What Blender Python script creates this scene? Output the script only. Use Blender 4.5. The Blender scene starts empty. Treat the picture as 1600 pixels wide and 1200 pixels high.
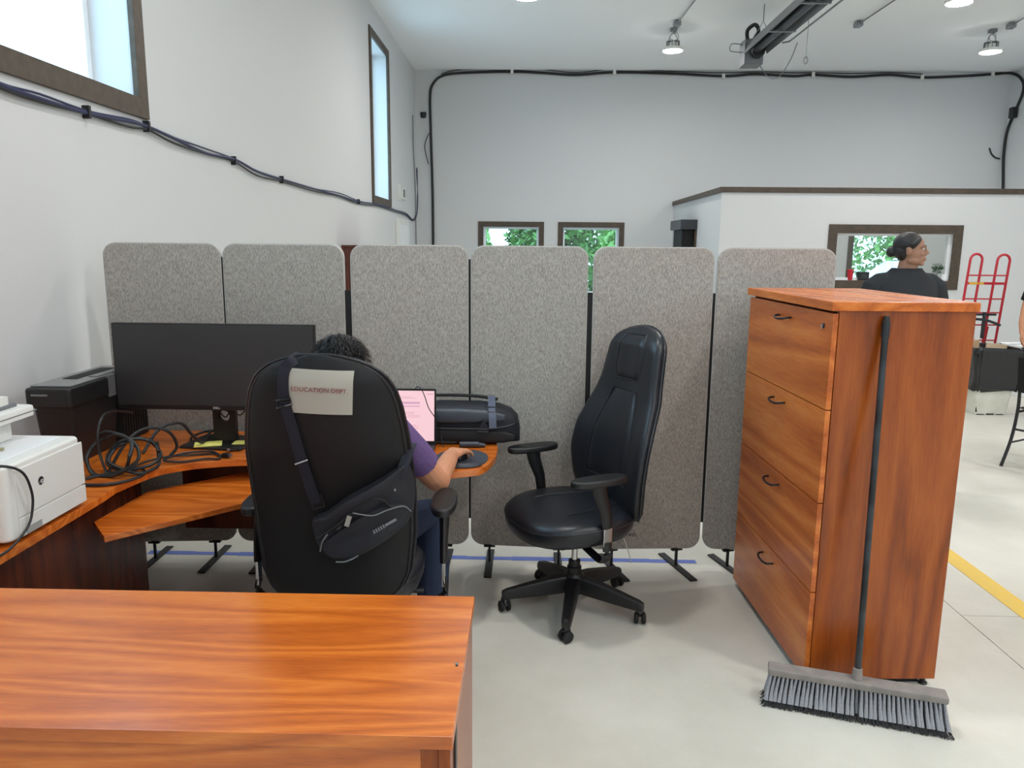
import bpy, bmesh, math, random
from mathutils import Vector, Matrix, noise
random.seed(7)
PI = math.pi
SC = bpy.context.scene
COL = SC.collection

# ------------------------------------------------------------------ camera
CAM_H, F, PITCH, YAW, ROLL = 1.70, 1200.0, math.radians(10.2145), math.radians(1.1799), math.radians(0.5)
cd = bpy.data.cameras.new('camera'); cam = bpy.data.objects.new('camera', cd); COL.objects.link(cam)
cd.sensor_width = 36.0; cd.lens = F * 36.0 / 1600.0; cd.clip_start = 0.05; cd.clip_end = 300
cam.matrix_world = Matrix.Translation((0, 0, CAM_H)) @ Matrix.Rotation(YAW, 4, 'Z') @ Matrix.Rotation(PI / 2 - PITCH, 4, 'X') @ Matrix.Rotation(ROLL, 4, 'Z')
SC.camera = cam
# ------------------------------------------------------------------ world, exposure
w = bpy.data.worlds.new('sky'); SC.world = w; w.use_nodes = True
bg = w.node_tree.nodes['Background']
bg.inputs[0].default_value = (0.50, 0.78, 1.0, 1); bg.inputs[1].default_value = 5.0   # bright even overcast
SC.view_settings.view_transform = 'Standard'; SC.view_settings.look = 'None'
SC.view_settings.gamma = 1.0; SC.view_settings.use_curve_mapping = False
SC.view_settings.exposure = 0.13
LAMP_STRENGTH = 205.0
LAMP_COLOR = (1.0, 0.975, 0.945)
try:
    SC.cycles.max_bounces = 10; SC.cycles.diffuse_bounces = 6; SC.cycles.transparent_max_bounces = 12
    SC.cycles.caustics_reflective = False; SC.cycles.caustics_refractive = False
    SC.cycles.sample_clamp_indirect = 6.0
except Exception: pass

# ------------------------------------------------------------------ helpers
_fw = Vector((-math.sin(YAW) * math.cos(PITCH), math.cos(YAW) * math.cos(PITCH), -math.sin(PITCH)))
_rt = Vector((math.cos(YAW), math.sin(YAW), 0)); _up = _rt.cross(_fw)
_rt, _up = _rt * math.cos(ROLL) + _up * math.sin(ROLL), _up * math.cos(ROLL) - _rt * math.sin(ROLL)
_C = Vector((0, 0, CAM_H))
def _ray(x, y): return _fw + _rt * ((x - 800) / F) - _up * ((y - 600) / F)
def PZ(x, y, z): d = _ray(x, y); return _C + d * ((z - CAM_H) / d.z)
def PY(x, y, Y): d = _ray(x, y); return _C + d * (Y / d.y)
def PX(x, y, X): d = _ray(x, y); return _C + d * (X / d.x)

def lin(c): c /= 255.0; return c / 12.92 if c <= 0.04045 else ((c + 0.055) / 1.055) ** 2.4
def rgb(r, g, b): return (lin(r), lin(g), lin(b), 1.0)

def mat(name, col, rough=0.5, metal=0.0, spec=0.5, bump=None, var=None, coat=0.0, emit=None):
    m = bpy.data.materials.new(name); m.use_nodes = True
    nt = m.node_tree; b = nt.nodes['Principled BSDF']
    b.inputs['Base Color'].default_value = col; b.inputs['Roughness'].default_value = rough
    b.inputs['Metallic'].default_value = metal; b.inputs['Specular IOR Level'].default_value = spec
    b.inputs['Coat Weight'].default_value = coat
    tc = nt.nodes.new('ShaderNodeTexCoord')
    if var:                                   # (scale, second colour, contrast)
        n = nt.nodes.new('ShaderNodeTexNoise'); n.inputs['Scale'].default_value = var[0]; n.inputs['Detail'].default_value = 6
        r = nt.nodes.new('ShaderNodeValToRGB'); r.color_ramp.elements[0].color = col; r.color_ramp.elements[1].color = var[1]
        r.color_ramp.elements[0].position = 0.5 - var[2]; r.color_ramp.elements[1].position = 0.5 + var[2]
        nt.links.new(tc.outputs['Object'], n.inputs['Vector']); nt.links.new(n.outputs['Fac'], r.inputs[0])
        nt.links.new(r.outputs[0], b.inputs['Base Color'])
    if bump:                                  # (scale, strength)
        n = nt.nodes.new('ShaderNodeTexNoise'); n.inputs['Scale'].default_value = bump[0]; n.inputs['Detail'].default_value = 4
        bp = nt.nodes.new('ShaderNodeBump'); bp.inputs['Strength'].default_value = bump[1]; bp.inputs['Distance'].default_value = 0.01
        nt.links.new(tc.outputs['Object'], n.inputs['Vector']); nt.links.new(n.outputs['Fac'], bp.inputs['Height'])
        nt.links.new(bp.outputs[0], b.inputs['Normal'])
    if emit:
        b.inputs['Emission Color'].default_value = emit[0]; b.inputs['Emission Strength'].default_value = emit[1]
    return m

def wood(name, dark, mid, light, axis, rough=0.26, spec=0.5, off=0.0, fine=1.0):
    m = bpy.data.materials.new(name); m.use_nodes = True
    nt = m.node_tree; N = nt.nodes.new; L = nt.links.new; b = nt.nodes['Principled BSDF']
    tc = N('ShaderNodeTexCoord'); mp = N('ShaderNodeMapping')
    s = [9.0, 9.0, 9.0]; s['xyz'.index(axis)] = 0.8
    mp.inputs['Scale'].default_value = [v * fine for v in s]; mp.inputs['Location'].default_value = (off, off * 1.7, off * .6)
    L(tc.outputs['Object'], mp.inputs[0])
    n1 = N('ShaderNodeTexNoise'); n1.inputs['Scale'].default_value = 0.40; n1.inputs['Detail'].default_value = 2.5; n1.inputs['Roughness'].default_value = 0.4; n1.inputs['Distortion'].default_value = 0.5
    L(mp.outputs[0], n1.inputs['Vector'])
    mul = N('ShaderNodeMath'); mul.operation = 'MULTIPLY'; mul.inputs[1].default_value = 17.0; L(n1.outputs['Fac'], mul.inputs[0])
    fr = N('ShaderNodeMath'); fr.operation = 'PINGPONG'; fr.inputs[1].default_value = 1.0; L(mul.outputs[0], fr.inputs[0])   # contour bands: cathedral grain
    n2 = N('ShaderNodeTexNoise'); n2.inputs['Scale'].default_value = 14.0; n2.inputs['Detail'].default_value = 5
    L(mp.outputs[0], n2.inputs['Vector'])
    mx = N('ShaderNodeMath'); mx.operation = 'MULTIPLY_ADD'; mx.inputs[1].default_value = 0.46
    L(fr.outputs[0], mx.inputs[0])
    m2 = N('ShaderNodeMath'); m2.operation = 'MULTIPLY'; m2.inputs[1].default_value = 0.54; L(n2.outputs['Fac'], m2.inputs[0]); L(m2.outputs[0], mx.inputs[2])
    r = N('ShaderNodeValToRGB'); e = r.color_ramp.elements
    e[0].position = 0.22; e[0].color = dark; e[1].position = 0.80; e[1].color = light
    k = e.new(0.5); k.color = mid
    L(mx.outputs[0], r.inputs[0]); L(r.outputs[0], b.inputs['Base Color'])
    b.inputs['Roughness'].default_value = rough; b.inputs['Specular IOR Level'].default_value = spec
    bp = N('ShaderNodeBump'); bp.inputs['Strength'].default_value = 0.04; bp.inputs['Distance'].default_value = 0.004
    L(n2.outputs['Fac'], bp.inputs['Height']); L(bp.outputs[0], b.inputs['Normal'])
    return m

def fabric(name, c1, c2, sc=260.0):
    m = bpy.data.materials.new(name); m.use_nodes = True
    nt = m.node_tree; N = nt.nodes.new; L = nt.links.new; b = nt.nodes['Principled BSDF']
    tc = N('ShaderNodeTexCoord')
    def nz(v, scale):
        mp = N('ShaderNodeMapping'); mp.inputs['Scale'].default_value = v; L(tc.outputs['Object'], mp.inputs[0])
        n = N('ShaderNodeTexNoise'); n.inputs['Scale'].default_value = scale; n.inputs['Detail'].default_value = 3; L(mp.outputs[0], n.inputs['Vector']); return n
    a = nz((1, 1, 1), sc); c = nz((1, .10, 1), sc * 1.3)
    ad = N('ShaderNodeMath'); ad.operation = 'ADD'; L(a.outputs['Fac'], ad.inputs[0]); L(c.outputs['Fac'], ad.inputs[1])
    r = N('ShaderNodeValToRGB'); r.color_ramp.elements[0].position = 0.40; r.color_ramp.elements[1].position = 0.60
    r.color_ramp.elements[0].color = c1; r.color_ramp.elements[1].color = c2
    h = N('ShaderNodeMath'); h.operation = 'MULTIPLY'; h.inputs[1].default_value = 0.5; L(ad.outputs[0], h.inputs[0])
    L(h.outputs[0], r.inputs[0]); L(r.outputs[0], b.inputs['Base Color'])
    b.inputs['Roughness'].default_value = 0.95; b.inputs['Specular IOR Level'].default_value = 0.1
    bp = N('ShaderNodeBump'); bp.inputs['Strength'].default_value = 0.25; bp.inputs['Distance'].default_value = 0.003
    L(h.outputs[0], bp.inputs['Height']); L(bp.outputs[0], b.inputs['Normal'])
    return m

def concrete(name):
    m = bpy.data.materials.new(name); m.use_nodes = True
    nt = m.node_tree; N = nt.nodes.new; L = nt.links.new; b = nt.nodes['Principled BSDF']
    tc = N('ShaderNodeTexCoord')
    n1 = N('ShaderNodeTexNoise'); n1.inputs['Scale'].default_value = 1.1; n1.inputs['Detail'].default_value = 7; n1.inputs['Roughness'].default_value = 0.62; L(tc.outputs['Object'], n1.inputs['Vector'])
    n2 = N('ShaderNodeTexNoise'); n2.inputs['Scale'].default_value = 45; n2.inputs['Detail'].default_value = 4; L(tc.outputs['Object'], n2.inputs['Vector'])
    r = N('ShaderNodeValToRGB'); e = r.color_ramp.elements
    e[0].position = 0.30; e[0].color = rgb(190, 186, 174); e[1].position = 0.72; e[1].color = rgb(216, 213, 203)
    L(n1.outputs['Fac'], r.inputs[0])
    r2 = N('ShaderNodeValToRGB'); r2.color_ramp.elements[0].position = 0.55; r2.color_ramp.elements[1].position = 0.80
    r2.color_ramp.elements[0].color = (0, 0, 0, 1); r2.color_ramp.elements[1].color = (0.25, 0.25, 0.25, 1); L(n2.outputs['Fac'], r2.inputs[0])
    mx = N('ShaderNodeMixRGB'); mx.inputs[2].default_value = rgb(216, 214, 206); L(r2.outputs[0], mx.inputs[0]); L(r.outputs[0], mx.inputs[1])
    L(mx.outputs[0], b.inputs['Base Color'])
    rr = N('ShaderNodeMapRange'); rr.inputs[3].default_value = 0.30; rr.inputs[4].default_value = 0.55; L(n1.outputs['Fac'], rr.inputs[0]); L(rr.outputs[0], b.inputs['Roughness'])
    b.inputs['Specular IOR Level'].default_value = 0.35
    return m

def glass(name, tint=(1, 1, 1, 1), refl=0.5):
    m = bpy.data.materials.new(name); m.use_nodes = True
    nt = m.node_tree; N = nt.nodes.new; L = nt.links.new
    nt.nodes.remove(nt.nodes['Principled BSDF']); out = nt.nodes['Material Output']
    t = N('ShaderNodeBsdfTransparent'); t.inputs[0].default_value = tint
    g = N('ShaderNodeBsdfGlossy'); g.inputs['Roughness'].default_value = 0.02
    lw = N('ShaderNodeLayerWeight'); pw = N('ShaderNodeMath'); pw.operation = 'POWER'; pw.inputs[1].default_value = 5.0; L(lw.outputs['Facing'], pw.inputs[0])
    fr = N('ShaderNodeMath'); fr.operation = 'MULTIPLY_ADD'; fr.inputs[1].default_value = 0.6; fr.inputs[2].default_value = 0.04; L(pw.outputs[0], fr.inputs[0])
    mx = N('ShaderNodeMixShader'); L(fr.outputs[0], mx.inputs[0]); L(t.outputs[0], mx.inputs[1]); L(g.outputs[0], mx.inputs[2]); L(mx.outputs[0], out.inputs[0])
    return m

def catmull(pts, sub=6, closed=False):
    P = [Vector(p) for p in pts]; n = len(P); out = []
    rng = range(n) if closed else range(n - 1)
    for i in rng:
        if closed: a, b, c, d = P[(i - 1) % n], P[i], P[(i + 1) % n], P[(i + 2) % n]
        else: a, b, c, d = P[max(i - 1, 0)], P[i], P[i + 1], P[min(i + 2, n - 1)]
        for k in range(sub):
            t = k / sub
            out.append(0.5 * ((2 * b) + (c - a) * t + (2 * a - 5 * b + 4 * c - d) * t * t + (3 * b - a - 3 * c + d) * t ** 3))
    if not closed: out.append(P[-1].copy())
    return out

def rrect(x0, x1, y0, y1, r, n=4):
    out = []
    for cx, cy, a0 in ((x1 - r, y1 - r, 0), (x0 + r, y1 - r, 90), (x0 + r, y0 + r, 180), (x1 - r, y0 + r, 270)):
        for k in range(n + 1):
            a = math.radians(a0 + 90 * k / n); out.append((cx + r * math.cos(a), cy + r * math.sin(a)))
    return out

def superring(a, b, e, n=32):
    out = []
    for k in range(n):
        t = 2 * PI * k / n; c, s = math.cos(t), math.sin(t)
        out.append((a * math.copysign(abs(c) ** e, c), b * math.copysign(abs(s) ** e, s)))
    return out

def interp(tab, x):
    if x <= tab[0][0]: return tab[0][1]
    for (a, u), (b, v) in zip(tab, tab[1:]):
        if x <= b:
            t = (x - a) / (b - a); t = t * t * (3 - 2 * t) if False else t
            return u + (v - u) * t
    return tab[-1][1]

def axes(o, x=(1, 0, 0), y=(0, 1, 0), z=(0, 0, 1)):
    return Matrix(((x[0], y[0], z[0], o[0]), (x[1], y[1], z[1], o[1]), (x[2], y[2], z[2], o[2]), (0, 0, 0, 1)))
def T(x, y, z, rz=0.0, rx=0.0, ry=0.0):
    return Matrix.Translation((x, y, z)) @ Matrix.Rotation(rz, 4, 'Z') @ Matrix.Rotation(ry, 4, 'Y') @ Matrix.Rotation(rx, 4, 'X')

class MB:
    def __init__(s): s.bm = bmesh.new()
    def _merge(s, b, M=None):
        if M is not None: bmesh.ops.transform(b, matrix=M, verts=b.verts)
        me = bpy.data.meshes.new('tmp'); b.to_mesh(me); b.free(); s.bm.from_mesh(me); bpy.data.meshes.remove(me); return s
    def box(s, x0, x1, y0, y1, z0, z1, bev=0.0, seg=2, M=None):
        b = bmesh.new(); bmesh.ops.create_cube(b, size=1)
        for v in b.verts: v.co = Vector(((x0 + x1) / 2 + v.co.x * (x1 - x0), (y0 + y1) / 2 + v.co.y * (y1 - y0), (z0 + z1) / 2 + v.co.z * (z1 - z0)))
        if bev: bmesh.ops.bevel(b, geom=list(b.edges), offset=bev, segments=seg, profile=0.5, affect='EDGES')
        return s._merge(b, M)
    def prism(s, poly, z0, z1, bev=0.0, seg=2, M=None):
        b = bmesh.new()
        lo = [b.verts.new((p[0], p[1], z0)) for p in poly]; hi = [b.verts.new((p[0], p[1], z1)) for p in poly]
        n = len(poly); b.faces.new(lo[::-1]); b.faces.new(hi)
        for i in range(n): b.faces.new((lo[i], lo[(i + 1) % n], hi[(i + 1) % n], hi[i]))
        bmesh.ops.recalc_face_normals(b, faces=b.faces)
        if bev:
            ed = [e for e in b.edges if abs(e.verts[0].co.z - e.verts[1].co.z) < 1e-6]
            bmesh.ops.bevel(b, geom=ed, offset=bev, segments=seg, profile=0.5, affect='EDGES')
        return s._merge(b, M)
    def loft(s, rings, cap=True, M=None, wrap=True):
        b = bmesh.new(); R = [[b.verts.new(p) for p in r] for r in rings]
        n = len(R[0])
        for A, B in zip(R, R[1:]):
            for i in range(n if wrap else n - 1): b.faces.new((A[i], A[(i + 1) % n], B[(i + 1) % n], B[i]))
        if cap: b.faces.new(R[0][::-1]); b.faces.new(R[-1])
        bmesh.ops.recalc_face_normals(b, faces=b.faces)
        return s._merge(b, M)
    def tube(s, pts, r, n=8, closed=False, flat=None, up=None, M=None):
        P = [Vector(p) for p in pts]; m = len(P)
        rad = r if isinstance(r, (list, tuple)) else [r] * m
        nrm = None; rings = []
        for i in range(m):
            if closed: t = P[(i + 1) % m] - P[i - 1]
            else: t = P[min(i + 1, m - 1)] - P[max(i - 1, 0)]
            if t.length < 1e-9: t = Vector((0, 0, 1))
            t.normalize()
            if up is not None: nrm = Vector(up) - t * Vector(up).dot(t)
            elif nrm is None:
                a = Vector((0, 0, 1)) if abs(t.z) < 0.9 else Vector((1, 0, 0)); nrm = a - t * a.dot(t)
            else: nrm = nrm - t * nrm.dot(t)
            if nrm.length < 1e-6: nrm = t.orthogonal()
            nrm.normalize(); bi = t.cross(nrm)
            fx, fy = flat[:2] if flat else (1, 1)
            if flat and len(flat) > 2:      # rectangular strap
                q = [(fx, fy), (-fx, fy), (-fx, -fy), (fx, -fy)]
                rings.append([P[i] + (bi * a + nrm * b_) * rad[i] for a, b_ in q])
            else:
                rings.append([P[i] + (bi * math.cos(2 * PI * k / n) * fx + nrm * math.sin(2 * PI * k / n) * fy) * rad[i] for k in range(n)])
        if closed: rings.append(rings[0]); 
        b = bmesh.new()
        if closed:
            R = [[b.verts.new(p) for p in q] for q in rings[:-1]]; R.append(R[0])
        else: R = [[b.verts.new(p) for p in q] for q in rings]
        k = len(R[0])
        for A, B in zip(R, R[1:]):
            for i in range(k): b.faces.new((A[i], A[(i + 1) % k], B[(i + 1) % k], B[i]))
        if not closed: b.faces.new(R[0][::-1]); b.faces.new(R[-1])
        bmesh.ops.recalc_face_normals(b, faces=b.faces)
        return s._merge(b, M)
    def lathe(s, prof, n=24, M=None):
        b = bmesh.new(); R = []
        for r, z in prof:
            if r < 1e-6: R.append([b.verts.new((0, 0, z))])
            else: R.append([b.verts.new((r * math.cos(2 * PI * k / n), r * math.sin(2 * PI * k / n), z)) for k in range(n)])
        for A, B in zip(R, R[1:]):
            for i in range(n):
                j = (i + 1) % n
                if len(A) == 1 and len(B) == 1: continue
                if len(A) == 1: b.faces.new((A[0], B[j], B[i]))
                elif len(B) == 1: b.faces.new((A[i], A[j], B[0]))
                else: b.faces.new((A[i], A[j], B[j], B[i]))
        if len(R[0]) > 1: b.faces.new(R[0][::-1])
        if len(R[-1]) > 1: b.faces.new(R[-1])
        bmesh.ops.recalc_face_normals(b, faces=b.faces)
        return s._merge(b, M)
    def ball(s, c, r, M=None, n=16):
        b = bmesh.new(); bmesh.ops.create_uvsphere(b, u_segments=n, v_segments=max(6, n * 2 // 3), radius=1)
        r = (r, r, r) if not isinstance(r, (tuple, list)) else r
        for v in b.verts: v.co = Vector((v.co.x * r[0], v.co.y * r[1], v.co.z * r[2]))
        Mx = Matrix.Translation(c) @ (M if M is not None else Matrix.Identity(4))
        return s._merge(b, Mx)
    def grid(s, fn, nu, nv, thick=None):
        """surface fn(u,v) for u,v in 0..1"""
        b = bmesh.new(); V = [[b.verts.new(fn(i / nu, j / nv)) for j in range(nv + 1)] for i in range(nu + 1)]
        for i in range(nu):
            for j in range(nv): b.faces.new((V[i][j], V[i + 1][j], V[i + 1][j + 1], V[i][j + 1]))
        if thick: bmesh.ops.solidify(b, geom=list(b.faces), thickness=thick)
        return s._merge(b)
    def mesh(s, name, smooth=True, ang=42):
        me = bpy.data.meshes.new(name); s.bm.to_mesh(me); s.bm.free()
        if smooth:
            me.polygons.foreach_set('use_smooth', [True] * len(me.polygons)); me.set_sharp_from_angle(angle=math.radians(ang))
        return me
    def build(s, name, m, parent=None, M=None, smooth=True, ang=42, **kw):
        o = bpy.data.objects.new(name, s.mesh(name, smooth, ang)); o.data.materials.append(m); COL.objects.link(o)
        if parent is not None: o.parent = parent
        if M is not None: o.matrix_local = M
        if smooth and len(o.data.vertices) < 4000:
            wn = o.modifiers.new('weighted_normals', 'WEIGHTED_NORMAL'); wn.keep_sharp = True; wn.weight = 80
        for k, v in kw.items(): o[k] = v
        return o
    def remesh(s, name, m, parent, voxel, smooth=3, **kw):
        me = s.mesh(name, False); o = bpy.data.objects.new(name, me); COL.objects.link(o)
        r = o.modifiers.new('r', 'REMESH'); r.mode = 'VOXEL'; r.voxel_size = voxel
        if smooth: q = o.modifiers.new('s', 'SMOOTH'); q.factor = 0.5; q.iterations = smooth
        dg = bpy.context.evaluated_depsgraph_get(); nm = bpy.data.meshes.new_from_object(o.evaluated_get(dg))
        o.modifiers.clear(); o.data = nm; nm.name = name
        nm.materials.clear(); nm.materials.append(m); nm.polygons.foreach_set('use_smooth', [True] * len(nm.polygons))
        if parent is not None: o.parent = parent
        for k, v in kw.items(): o[k] = v
        return o

def thing(name, label, cat, loc=(0, 0, 0), rz=0.0, group=None):
    o = bpy.data.objects.new(name, None); COL.objects.link(o); o.empty_display_size = 0.1
    o.location = loc; o.rotation_euler = (0, 0, rz); o['label'] = label; o['category'] = cat
    if group: o['group'] = group
    return o
def tag(o, label, cat, group=None):
    o['label'] = label; o['category'] = cat
    if group: o['group'] = group
    return o
def dup(root, loc=None, rz=None, label=None, group=None):
    def cp(o, parent):
        c = o.copy(); COL.objects.link(c)
        if parent is not None: c.parent = parent
        for ch in [x for x in bpy.data.objects if x.parent == o]: cp(ch, c)
        return c
    kids = {}
    r = cp(root, None)
    if loc is not None: r.location = loc
    if rz is not None: r.rotation_euler = (0, 0, rz)
    if label: r['label'] = label
    if group: r['group'] = group
    return r
def text(name, body, size, m, parent, M, depth=0.0006, align='CENTER', squash=1.0, **kw):
    c = bpy.data.curves.new(name, 'FONT'); c.body = body; c.size = size; c.align_x = align; c.align_y = 'CENTER'; c.extrude = depth
    o = bpy.data.objects.new('t', c); COL.objects.link(o); dg = bpy.context.evaluated_depsgraph_get()
    me = bpy.data.meshes.new_from_object(o.evaluated_get(dg)); bpy.data.objects.remove(o)
    me.name = name; me.materials.clear(); me.materials.append(m)
    t = bpy.data.objects.new(name, me); COL.objects.link(t)
    if parent is not None: t.parent = parent
    t.matrix_local = M
    for k, v in kw.items(): t[k] = v
    return t

def wall_holes(name, m, u0, u1, z0, z1, holes, place, thick):
    """a wall slab with rectangular holes: place(u, z, d) gives the point at depth d (0 = room face)"""
    us = sorted({u0, u1, *[h[0] for h in holes], *[h[1] for h in holes]}); zs = sorted({z0, z1, *[h[2] for h in holes], *[h[3] for h in holes]})
    b = bmesh.new(); V = {}
    def v(i, j, d):
        if (i, j, d) not in V: V[(i, j, d)] = b.verts.new(place(us[i], zs[j], d))
        return V[(i, j, d)]
    nu, nz = len(us) - 1, len(zs) - 1
    def solid(i, j):
        if not (0 <= i < nu and 0 <= j < nz): return False
        cu, cz = (us[i] + us[i + 1]) / 2, (zs[j] + zs[j + 1]) / 2
        return not any(h[0] < cu < h[1] and h[2] < cz < h[3] for h in holes)
    for i in range(nu):
        for j in range(nz):
            if not solid(i, j): continue
            for d in (0, thick): b.faces.new((v(i, j, d), v(i + 1, j, d), v(i + 1, j + 1, d), v(i, j + 1, d)))
            for di, dj, (a, c) in ((-1, 0, ((0, 0), (0, 1))), (1, 0, ((1, 0), (1, 1))), (0, -1, ((0, 0), (1, 0))), (0, 1, ((0, 1), (1, 1)))):
                if not solid(i + di, j + dj):
                    b.faces.new((v(i + a[0], j + a[1], 0), v(i + c[0], j + c[1], 0), v(i + c[0], j + c[1], thick), v(i + a[0], j + a[1], thick)))
    bmesh.ops.recalc_face_normals(b, faces=b.faces)
    mb = MB(); mb._merge(b); return mb.build(name, m, smooth=False, kind='structure')
# ------------------------------------------------------------------ materials
M = {}
M['wall'] = mat('white_wall_paint', rgb(211, 212, 213), 0.75, spec=0.25, bump=(60, 0.03))
M['ceil'] = mat('white_ceiling_paint', rgb(244, 246, 248), 0.8, spec=0.2)
M['floor'] = concrete('grey_concrete')
M['trim'] = mat('dark_stained_trim', rgb(88, 76, 64), 0.5, spec=0.4, var=(18, rgb(66, 56, 47), 0.25))
M['vinyl'] = mat('white_vinyl', rgb(236, 238, 240), 0.4)
M['glass'] = glass('window_glass', (0.96, 0.98, 0.97, 1))
M['black_cable'] = mat('black_cable_rubber', rgb(26, 27, 30), 0.5)
M['blue_cable'] = mat('blue_black_cable', rgb(44, 48, 82), 0.5)
M['white_plastic'] = mat('white_plastic', rgb(226, 226, 222), 0.4)
M['grey_plastic'] = mat('grey_plastic', rgb(110, 112, 116), 0.5)
M['galv'] = mat('galvanised_steel', rgb(148, 150, 152), 0.38, metal=0.7, var=(30, rgb(120, 122, 126), 0.3))
M['darksteel'] = mat('dark_steel', rgb(66, 68, 72), 0.4, metal=0.6)
M['chrome'] = mat('chrome', rgb(205, 206, 208), 0.18, metal=1.0)
M['black_plastic'] = mat('black_plastic', rgb(24, 24, 26), 0.42, bump=(400, 0.05))
M['black_matte'] = mat('black_matte', rgb(18, 18, 20), 0.7)
M['leather'] = mat('black_leather', rgb(26, 28, 34), 0.36, spec=0.5, bump=(170, 0.10))
M['shell'] = mat('black_chair_cloth', rgb(22, 22, 24), 0.6, spec=0.3, bump=(300, 0.10))
M['nylon'] = mat('black_nylon', rgb(34, 35, 42), 0.62, spec=0.35, bump=(420, 0.15))
M['strap'] = mat('navy_strap', rgb(30, 31, 42), 0.7, spec=0.3, bump=(500, 0.2))
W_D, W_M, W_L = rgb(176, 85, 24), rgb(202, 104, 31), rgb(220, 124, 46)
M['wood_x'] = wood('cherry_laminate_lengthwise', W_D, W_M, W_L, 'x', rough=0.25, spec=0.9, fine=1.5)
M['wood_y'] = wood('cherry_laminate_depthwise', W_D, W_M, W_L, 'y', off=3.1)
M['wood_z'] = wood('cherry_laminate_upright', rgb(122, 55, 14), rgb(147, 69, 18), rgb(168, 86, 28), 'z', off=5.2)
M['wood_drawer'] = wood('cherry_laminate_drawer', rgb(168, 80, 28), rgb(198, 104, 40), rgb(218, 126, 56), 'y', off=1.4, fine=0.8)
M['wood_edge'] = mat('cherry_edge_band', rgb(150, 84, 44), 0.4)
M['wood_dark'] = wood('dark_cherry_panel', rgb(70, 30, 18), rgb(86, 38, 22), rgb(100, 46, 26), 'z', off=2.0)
M['divider'] = fabric('grey_divider_fabric', rgb(124, 120, 115), rgb(196, 190, 182), 420)
M['divider_rim'] = mat('grey_divider_rim', rgb(186, 184, 181), 0.6)
M['paper'] = mat('paper', rgb(226, 222, 210), 0.8)
M['note'] = mat('yellow_note_paper', rgb(232, 226, 120), 0.8)
M['ink'] = mat('red_brown_ink', rgb(128, 58, 66), 0.7)
M['skin'] = mat('skin', rgb(205, 146, 112), 0.5, spec=0.35, var=(9, rgb(196, 134, 102), 0.3))
M['skin_dark'] = mat('tan_skin', rgb(158, 118, 96), 0.5, spec=0.35, var=(14, rgb(146, 106, 86), 0.3))
M['hair'] = mat('black_hair', rgb(22, 20, 22), 0.42, spec=0.5, bump=(120, 0.4))
M['charcoal'] = mat('charcoal_cotton', rgb(52, 53, 56), 0.9, spec=0.15, bump=(16, 0.25))
M['purple'] = mat('purple_cotton', rgb(92, 70, 116), 0.9, spec=0.15, bump=(300, 0.3), var=(160, rgb(112, 90, 134), 0.3))
M['blacktee'] = mat('black_cotton', rgb(28, 28, 31), 0.9, spec=0.15)
M['jeans'] = mat('dark_denim', rgb(44, 52, 72), 0.85, spec=0.15, bump=(500, 0.2))
M['red'] = mat('red_paint', rgb(184, 22, 40), 0.35, coat=0.3)
M['yellow'] = mat('yellow_floor_paint', rgb(226, 186, 70), 0.6, var=(25, rgb(214, 182, 96), 0.35))
M['tape'] = mat('blue_painters_tape', rgb(84, 104, 186), 0.7, var=(30, rgb(110, 128, 200), 0.3))
M['sheen_black'] = mat('black_screen_sheen', rgb(46, 46, 48), 0.42, spec=0.6)  # base lifted to grey to imitate a reflection on the dark screen
M['bag'] = mat('black_bin_liner', rgb(20, 20, 24), 0.28, spec=0.6, bump=(26, 0.5))
M['bristle'] = mat('grey_bristles', rgb(168, 168, 174), 0.8, bump=(600, 0.4), var=(200, rgb(140, 140, 146), 0.3))
M['bristle_tip'] = mat('dark_bristle_tips', rgb(52, 52, 54), 0.9)
M['broom_block'] = mat('dusty_broom_block', rgb(118, 114, 110), 0.75, var=(22, rgb(150, 140, 134), 0.3))
M['rear'] = M['wall']
M['leaf1'] = mat('leaf_green', rgb(74, 120, 50), 0.6)
M['leaf2'] = mat('leaf_pale_green', rgb(104, 152, 74), 0.6)
M['bark'] = mat('bark', rgb(92, 80, 68), 0.9)
M['pale_ground'] = mat('pale_bounce_ground', rgb(200, 204, 206), 0.95, var=(3, rgb(216, 218, 220), 0.3))  # ground made pale so it bounces skylight up to the ceiling

# ------------------------------------------------------------------ room
WX, YB, YR, H = -2.30, 15.95, -5.0, 5.09
RX = PY(1582, 115, YB).x
TH = 0.32
BIG = (2.2, 4.655, 2.52, 4.80)       # big left window hole (Y0,Y1,Z0,Z1)
SLIM = (11.55, 12.87, 2.40, 4.64)
BW1, BW2, BW3 = (-0.95, 0.20, 0.72, 2.085), (0.675, 1.83, 0.72, 2.085), (PY(1331, 400, YB).x, PY(1425, 400, YB).x, 0.85, 2.45)
OFX, OFY, OFH = 2.90, 12.0, 2.52
OW = (4.665, 6.44, 1.21, 1.94)

fl = MB().box(WX - .4, RX + .4, YR - .3, YB + .4, -0.2, -0.006).build('floor', mat('joint_filler', rgb(120, 118, 112), .9), smooth=False, kind='structure')
xs_, ys_ = [WX - .4, 2.06, 6.6, RX + .4], [YR - .3, -1.2, 3.42, 8.0, 12.6, YB + .4]
for a0, a1 in zip(xs_, xs_[1:]):
    for b0, b1 in zip(ys_, ys_[1:]):
        if a0 < 0 and b0 > 3 and b1 < 9: continue
        if a0 < 0 and abs(b0 + 1.2) < .01: b1 = 8.0
        MB().box(a0 + .002, a1 - .002, b0 + .002, b1 - .002, -.008, 0).build('floor_slab', M['floor'], fl, smooth=False)
MB().box(WX - .4, RX + .4, YR - .3, YB + .4, H, H + 0.2).build('ceiling', M['ceil'], smooth=False, kind='structure')
ADDED_LEFT = (-2.9, -0.4, 2.52, 4.80)  # unseen left window hole, added to let in more skylight
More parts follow.
